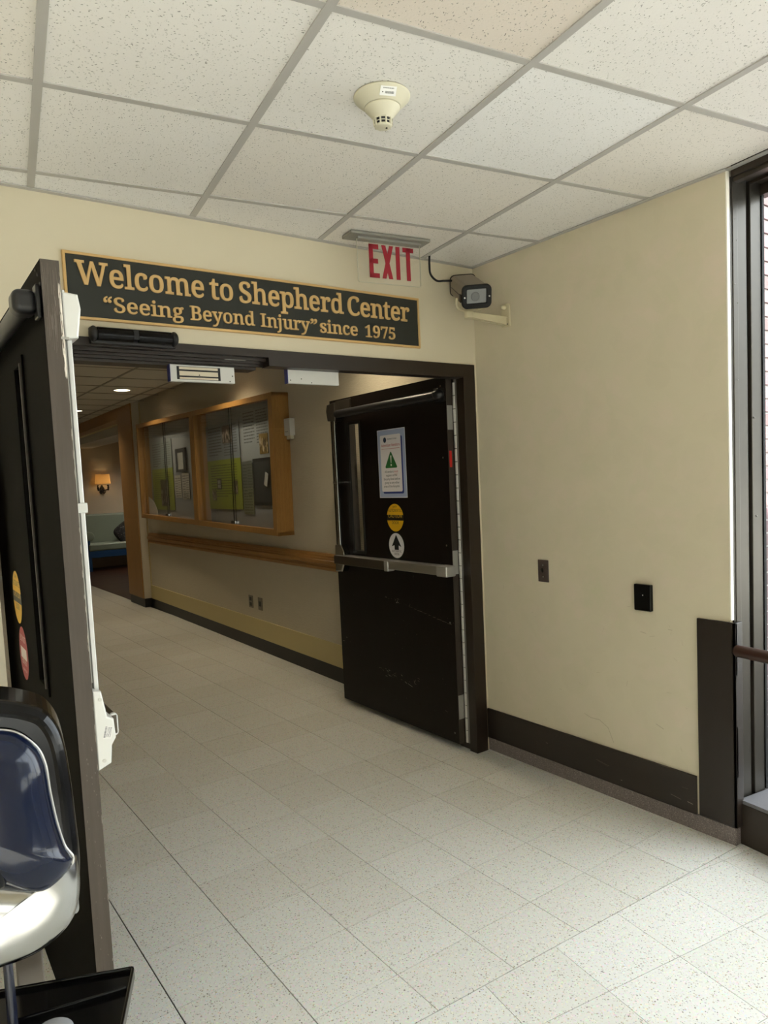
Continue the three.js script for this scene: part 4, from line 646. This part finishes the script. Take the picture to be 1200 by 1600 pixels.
{ // display case
  const s0 = 0.672, W = 3.99, yb = 1.137, hC = 1.194, off = 0.0, dep = 0.15, tilt = 0.0;
  const t = hw('display_case', 'oak wall display case with glass doors in the hall', 'display case', s0, yb, off);
  const slope = 0.0215; t.userData._n = {};
  const inner = t;
  const X = (s) => -(s - s0);                          // s along the wall to local x
  const U = [[0.672, 2.60], [2.60, 4.66]];
  mesh('carcass', [rspan(X(0.672 + 0.03), X(0.672), 0, hC, 0, dep, 0.003), rspan(X(4.66), X(4.63), 0, hC, 0, dep, 0.003), span(X(4.66), X(0.672), 0, 0.03, 0, dep - 0.005), rspan(X(4.66), X(0.672), hC - 0.03, hC, 0, dep - 0.002, 0.003), span(X(2.63), X(2.57), 0, hC, 0, dep - 0.005)], M.oak, t);
  mesh('back_panel', [span(X(4.63), X(0.7), 0.03, hC - 0.03, 0.001, 0.006)], M.caseBack = std('#979ca0', 0.8), t);
  for (const [a, b] of U) {
    const f = mesh('face_frame', [rspan(X(a + 0.075), X(a), 0, hC, dep - 0.012, dep + 0.006, 0.003), rspan(X(b), X(b - 0.055), 0, hC, dep - 0.012, dep + 0.006, 0.003), rspan(X(b), X(a), 0, 0.055, dep - 0.012, dep + 0.005, 0.003), rspan(X(b), X(a), hC - 0.05, hC, dep - 0.012, dep + 0.005, 0.003)], M.oak, t);
    const m = (a + b) / 2 + 0.02;
    const g1 = mesh('glass_door', span(X(m + 0.012), X(a + 0.07), 0.05, hC - 0.045, dep - 0.03, dep - 0.025), M.glass, t), g2 = mesh('glass_door', span(X(b - 0.05), X(m - 0.012), 0.05, hC - 0.045, dep - 0.042, dep - 0.037), M.glass, t);
    mesh('glass_edge', span(X(m + 0.013), X(m + 0.01), 0.05, hC - 0.045, dep - 0.031, dep - 0.024), M.glassEdge ||= std('#0c1512', 0.3), g1); mesh('glass_edge', span(X(m - 0.01), X(m - 0.013), 0.05, hC - 0.045, dep - 0.043, dep - 0.036), M.glassEdge, g2);
    mesh('sliding_lock', rspan(X(m + 0.05), X(m - 0.05), 0.06, 0.085, dep - 0.025, dep - 0.008, 0.003), M.chrome, g1);
  }
  t.rotation.set(0, HT, 0); t.rotateZ(-slope);
  // what hangs in the case
  const inCase = (name, w, h, s, y, tex, label, cat, z = 0.012, group, th = 0.004) => { const o = flat(w, h, th, tex, std('#3b3a36', 0.7)); o.name = numbered(name); const p = hwPos(s, y, z); o.position.set(...p); o.rotation.y = HT; scene.add(o); return tag(o, label, cat, group); };
  const lines = (x, X0, Y0, Wd, n, dy, col, r, hgt = 0.35) => { for (let i = 0; i < n; i++) { x.fillStyle = col; let q = X0; while (q < X0 + Wd * (i === n - 1 ? 0.6 : 1)) { const k = 0.012 + r() * 0.045; x.fillRect(q, Y0 + i * dy, Math.min(k, X0 + Wd - q), dy * hgt); q += k + 0.008; } } };
  const panel = (seed, top, bot, split, w, h) => printed(w, h, 420, (x) => { const r = rng(seed); x.fillStyle = top; x.fillRect(0, 0, w, h); x.fillStyle = bot; x.fillRect(0, h * split, w, h); lines(x, w * 0.08, 0.03, w * 0.4, 10, 0.03, 'rgba(40,44,48,0.75)', r); lines(x, w * 0.55, 0.03, w * 0.38, 12, 0.026, 'rgba(40,44,48,0.7)', r); lines(x, w * 0.1, h * split + 0.05, w * 0.78, 13, 0.026, 'rgba(44,50,24,0.75)', r); });
  const photo = (seed, w, h, base, dark) => printed(w, h, 600, (x) => { const r = rng(seed); x.fillStyle = base; x.fillRect(0, 0, w, h); for (let i = 0; i < 40; i++) { x.fillStyle = r() < 0.5 ? dark : 'rgba(214,200,180,0.7)'; x.beginPath(); x.ellipse(r() * w, h * (0.3 + 0.6 * r()), w * 0.05, h * (0.06 + 0.14 * r()), 0, 0, 7); x.fill(); } });
  inCase('info_panel', 0.88, 0.86, 2.12, 1.775, panel(1, '#8d97a0', '#93a238', 0.42, 0.88, 0.86), 'grey and lime information panel in the nearer half of the display case', 'panel');
  inCase('info_panel', 0.62, 0.5, 1.32, 2.03, panel(2, '#98a0a4', '#8f979b', 0.95, 0.62, 0.5), 'grey text panel beside the gold picture in the display case', 'panel', 0.009);
  inCase('info_panel', 0.24, 0.5, 1.55, 1.55, panel(3, '#6c7268', '#7b8068', 0.5, 0.24, 0.5), 'narrow dull green text panel left of the dark board in the case', 'panel', 0.009);
  inCase('dark_board', 0.38, 0.43, 1.21, 1.6, printed(0.38, 0.43, 300, (x) => { x.fillStyle = '#24282a'; x.fillRect(0, 0, 0.38, 0.43); x.fillStyle = '#3a4044'; x.fillRect(0.03, 0.03, 0.32, 0.37); }), 'dark board with a hanging tag at the near end of the display case', 'board', 0.015);
  inCase('photograph', 0.25, 0.17, 1.97, 2.085, photo(4, 0.25, 0.17, '#5c4f48', 'rgba(26,20,20,0.85)'), 'group photograph pinned high on the grey panel in the display case', 'photograph', 0.017);
  inCase('photograph', 0.11, 0.11, 2.25, 1.6, printed(0.11, 0.11, 900, (x) => { x.fillStyle = '#20231c'; x.fillRect(0, 0, 0.11, 0.11); x.fillStyle = '#aeb0a2'; x.fillRect(0.02, 0.015, 0.07, 0.08); x.fillStyle = '#20231c'; x.fillRect(0.05, 0.015, 0.01, 0.08); x.fillRect(0.02, 0.05, 0.07, 0.008); }), 'small dark framed photograph on the lime half of the panel', 'photograph', 0.017);
  inCase('photograph', 0.1, 0.13, 2.4, 1.495, photo(6, 0.1, 0.13, '#77783c', 'rgba(30,26,18,0.85)'), 'cut-out photograph of a figure at the lower lime panel', 'photograph', 0.017);
  inCase('photograph', 0.1, 0.13, 1.83, 1.56, photo(7, 0.1, 0.13, '#3a342c', 'rgba(20,16,14,0.85)'), 'dark small photograph behind the pane joint on the lime panel', 'photograph', 0.017);
  inCase('gold_picture', 0.18, 0.18, 1.14, 1.94, photo(8, 0.18, 0.18, '#8a7440', 'rgba(60,44,20,0.7)'), 'small gold toned picture at the near end of the case', 'picture', 0.014);
  inCase('info_panel', 0.82, 0.85, 4.12, 1.745, panel(9, '#909a98', '#8a963c', 0.4, 0.82, 0.85), 'grey and lime information panel in the farther half of the case', 'panel');
  inCase('framed_certificate', 0.34, 0.27, 3.37, 1.9, printed(0.34, 0.27, 400, (x) => { x.fillStyle = '#3c4044'; x.fillRect(0, 0, 0.34, 0.27); x.fillStyle = '#b9bcb8'; x.fillRect(0.08, 0.05, 0.18, 0.19); }), 'grey framed certificate in the farther half of the case', 'certificate', 0.012, undefined, 0.02);
  inCase('document_sheet', 0.24, 0.3, 3.28, 1.6, panel(10, '#c9c6bc', '#bfbcb0', 0.6, 0.24, 0.3), 'white document sheet under the framed certificate, the nearer of two', 'paper');
  inCase('document_sheet', 0.22, 0.26, 3.55, 1.6, panel(11, '#c2c0b4', '#cac7bd', 0.6, 0.22, 0.26), 'white document sheet under the framed certificate, the farther of two', 'paper');
  inCase('dark_picture', 0.3, 0.32, 4.05, 1.53, photo(12, 0.3, 0.32, '#34362c', 'rgba(14,14,12,0.8)'), 'dark picture on the lime panel in the farther case half', 'picture', 0.018);
  const fan = mesh('folded_paper', (() => { const s = new THREE.Shape(); s.moveTo(0, 0); s.lineTo(0.36, 0); s.quadraticCurveTo(0.34, 0.16, 0.02, 0.235); s.closePath(); const g = new THREE.ExtrudeGeometry(s, { depth: 0.004, bevelEnabled: false, curveSegments: 12 }); return g; })(), std('#dcd9d2', 0.7)); fan.position.set(...hwPos(4.58, 1.255, 0.07)); fan.rotation.y = HT; fan.rotation.x = 0; tag(fan, 'white folded paper fan leaning in the far corner of the display case', 'paper');
  const tg = mesh('hanging_tag', (() => { const g = extrude(rrect(-0.03, 0.03, -0.06, 0.06, 0.004), 0.003, 0); g.rotateZ(-0.35); return g; })(), std('#c4c6c4', 0.6)); tg.position.set(...hwPos(1.1, 1.62, 0.03)); tg.rotation.y = HT; tag(tg, 'pale tag hanging in front of the dark board in the case', 'tag');
}
{ // handrail, alarm, outlets on the hall wall
  const r = hw('wall_rail', 'long oak bumper rail on the hall wall below the display case', 'handrail', -1.4, 0, 0.0);
  const prof = [[0, 0.878], [0.03, 0.878], [0.042, 0.886], [0.044, 0.905], [0.036, 0.912], [0.036, 0.925], [0.05, 0.932], [0.052, 0.958], [0.04, 0.966], [0.04, 0.976], [0.034, 0.985], [0.034, 0.995], [0.024, 1.012], [0, 1.012]];
  const g = extrude(prof.map(([a, b]) => [a, b]), 6.25, 0.0); g.rotateY(-Math.PI / 2); mesh('rail', uvm(g), M.oakRail, r);
  const a = hw('wall_alarm', 'white alarm box on the hall wall beside the display case', 'alarm', 0.615, 2.04, 0);
  mesh('box', rspan(-0.062, 0.062, -0.07, 0.072, 0, 0.05, 0.006), M.whitePaint, a); mesh('lens', rspan(-0.035, 0.035, -0.1, -0.068, 0.0, 0.035, 0.004), M.ivory, a); mesh('slot', span(-0.03, 0.03, -0.04, -0.036, 0.049, 0.051), M.greyMetal, a);
  const outlet = (s, label, duplex) => { const o = hw('wall_outlet', label, 'outlet', s, 0.452, 0, 'outlets under the hall rail'); mesh('plate', rspan(-0.046, 0.046, -0.06, 0.06, 0, 0.007, 0.002), std('#7d7464', 0.5), o); if (duplex) for (const y of [0.026, -0.026]) mesh('socket', rspan(-0.022, 0.022, y - 0.018, y + 0.018, 0.004, 0.009, 0.002), M.black, o); else mesh('socket', rspan(-0.022, 0.022, -0.024, 0.024, 0.004, 0.009, 0.002), M.black, o); };
  outlet(1.665, 'wall outlet with two black sockets, nearer the display case pier', true); outlet(1.45, 'wall outlet with a single black socket, nearer the open door', false);
}
// ------------------------------------------------------------------ lounge beyond the portal
{
  const l = struct('wall_lounge'); const z = -14.0;
  mesh('back_wall', span(2.6, 7.4, 0, 3.1, z - 0.12, z), M.lounge = std('#c9bca6', 0.85), l);
  mesh('side_wall', [span(7.0, 7.12, 0, 3.1, z, -7.5)], M.lounge, l);
  mesh('front_wall', [span(2.9, 7.1, 0, 3.1, -8.05, -7.95)], M.lounge, l);
  const cl = struct('ceiling_lounge'); mesh('ceiling_deck', span(2.72, 7.2, 2.95, 3.1, z, -7.9), M.hallCeil, cl); mesh('bulkhead', span(3.1, 3.6, 2.5, 2.96, z, -8.06), std('#e6dfd0', 0.85), cl);
  const f = struct('floor_lounge'); const r = rng(19), wm = ['#4a2c20', '#55331f', '#412720', '#5b3a2a'].map((c, i) => { const t = texture(woodTex([205, 200, 196], [120, 104, 96], 80 + i, 256, 512), [0.2, 1.2]); t.rotation = Math.PI / 2; return std(c, 0.4, 0, { map: t }); });
  mesh('plank_bed', span(2.68, 7, -0.003, -0.001, z, -8.0), M.black, f);
  for (let k = 0; k < 33; k++) { let x = 2.683 - (k % 3) * 0.4; while (x < 6.6) { const a = Math.max(x, 2.683), b = Math.min(x + 1.2, 6.6); if (b - a > 0.05) mesh('floor_plank', span(a + 0.001, b - 0.001, -0.001, 0.001 + r() * 0.0006, z + k * 0.18 + 0.001, z + k * 0.18 + 0.179), wm[Math.floor(r() * 4)], f); x += 1.2; } }
  const s = thing('sofa', 'pale green sofa with rolled arm on a blue wooden frame in the lounge', 'sofa', [3.17, 0, -13.3]);
  const gm = phys('#8a9686', 0.45, { sheen: 0.2 }), bm = std('#1f4a78', 0.5);
  mesh('seat_cushion', [rspan(0.05, 1.75, 0.40, 0.545, -0.58, 0.02, 0.035, 4)], gm, s);
  mesh('backrest', [(() => { const g = rbox(1.8, 0.68, 0.14, 0.05, 0.9, 0.80, 0, 4); g.rotateX(-0.12); g.translate(0, 0, -0.5); return g; })()], gm, s);
  for (const x of [0.08, 1.72]) mesh('arm_roll', [cyl(0.095, 0.095, 0.56, x, 0.70, -0.3, 'z', 28), new THREE.SphereGeometry(0.095, 24, 12).scale(1, 1, 0.25).translate(x, 0.70, -0.02)], gm, s);
  mesh('frame_rail', [rspan(0.04, 1.76, 0.27, 0.405, -0.02, 0.015, 0.004), rspan(0.04, 0.08, 0.27, 0.62, -0.58, 0.0, 0.004), rspan(1.72, 1.76, 0.27, 0.62, -0.58, 0.0, 0.004)], bm, s);
  for (const [x, zz] of [[0.06, 0.0], [1.74, 0.0], [0.06, -0.55], [1.74, -0.55]]) mesh('leg', rspan(x - 0.03, x + 0.03, 0, 0.28, zz - 0.03, zz + 0.015, 0.004), bm, s);
  const c = mesh('throw_pillow', (() => { const g = new THREE.SphereGeometry(1, 32, 20), p = g.attributes.position; for (let i = 0; i < p.count; i++) { const X = p.getX(i), Y = p.getY(i), Z = p.getZ(i), q = (v) => Math.sign(v) * Math.pow(Math.abs(v), 0.55); p.setXYZ(i, q(X) * 0.23, q(Y) * 0.2, Z * 0.075); } g.computeVertexNormals(); return g; })(), std('#ffffff', 0.8, 0, { map: texture(speckTex([38, 38, 40], [[120, 118, 114], [70, 70, 70], [26, 26, 28]], 1800, 71, 256), [1, 1]) }));
  c.position.set(4.03, 0.735, -13.52); c.rotation.set(-0.2, 0, 0.62); tag(c, 'dark speckled throw pillow on the green lounge sofa', 'pillow');
  const k = thing('wall_sconce', 'iron wall sconce with a glowing cream shade above the sofa', 'wall lamp', [3.73, 1.75, -14.0]);
  mesh('lamp_shade', [(() => { const g = new THREE.CylinderGeometry(0.14, 0.155, 0.2, 40, 1, true); g.scale(1, 1, 0.6); g.translate(0, 0.1, 0.12); return g; })()], new THREE.MeshPhysicalMaterial({ color: '#d8b478', roughness: 0.95, transmission: 0.5, thickness: 0, side: THREE.DoubleSide }), k);
  mesh('back_plate', [lathe([[0, 0.07], [0.02, 0.06], [0.03, 0.03], [0.05, 0.0], [0.055, -0.04], [0.035, -0.08], [0, -0.09]], 24).scale(1, 1, 0.35).translate(0, -0.09, 0.02)], M.black, k);
  mesh('arm', [tube([[-0.1, -0.02, 0.12], [-0.11, -0.1, 0.11], [-0.05, -0.13, 0.06], [0, -0.11, 0.03], [0.05, -0.13, 0.06], [0.11, -0.1, 0.11], [0.1, -0.02, 0.12]], 0.012, 60, 8), tube([[-0.06, -0.16, 0.05], [-0.03, -0.2, 0.05], [0, -0.15, 0.04], [0.03, -0.2, 0.05], [0.06, -0.16, 0.05]], 0.009, 50, 8)], M.black, k);
  for (const x of [-0.1, 0.1]) mesh('candle_cup', [cyl(0.024, 0.018, 0.02, x, -0.04, 0.12, 'y', 18), cyl(0.016, 0.016, 0.08, x, -0.1, 0.12, 'y', 14)], M.black, k);
  for (const x of [-0.075, 0.075]) { mesh('bulb', new THREE.SphereGeometry(0.02, 16, 12).translate(x, 0.06, 0.12), new THREE.MeshStandardMaterial({ color: '#fff', emissive: new THREE.Color().setRGB(1, 0.7, 0.35), emissiveIntensity: 3 }), k); const p = new THREE.PointLight(new THREE.Color().setRGB(1, 0.7, 0.36), SCONCE_LAMP, 0, 2); p.position.set(x, 0.06, 0.12); p.castShadow = true; p.name = 'sconce_lamp'; k.add(p); }
  const d = thing('downlight', 'recessed lounge downlight out of sight above the sofa', 'ceiling light', [4.6, 2.95, -12.4]);
  mesh('lamp', cyl(0.086, 0.086, 0.004, 0, -0.002, 0, 'y', 32), lampGlow, d); mesh('trim_ring', lathe([[0.085, 0], [0.104, -0.006], [0.106, 0.0]], 32), M.whitePaint, d);
  const sl = new THREE.SpotLight(new THREE.Color().setRGB(1, 0.9, 0.74), HALL_LAMP * 3.2, 0, 1.2, 0.8, 2); sl.position.set(0, -0.014, 0); sl.target.position.set(0, -2, 0); sl.castShadow = true; sl.shadow.radius = 4; sl.name = 'lounge_lamp'; d.add(sl, sl.target);
}
scene.traverse((o) => { if (o.userData._n) delete o.userData._n; });
renderer.render(scene, camera);
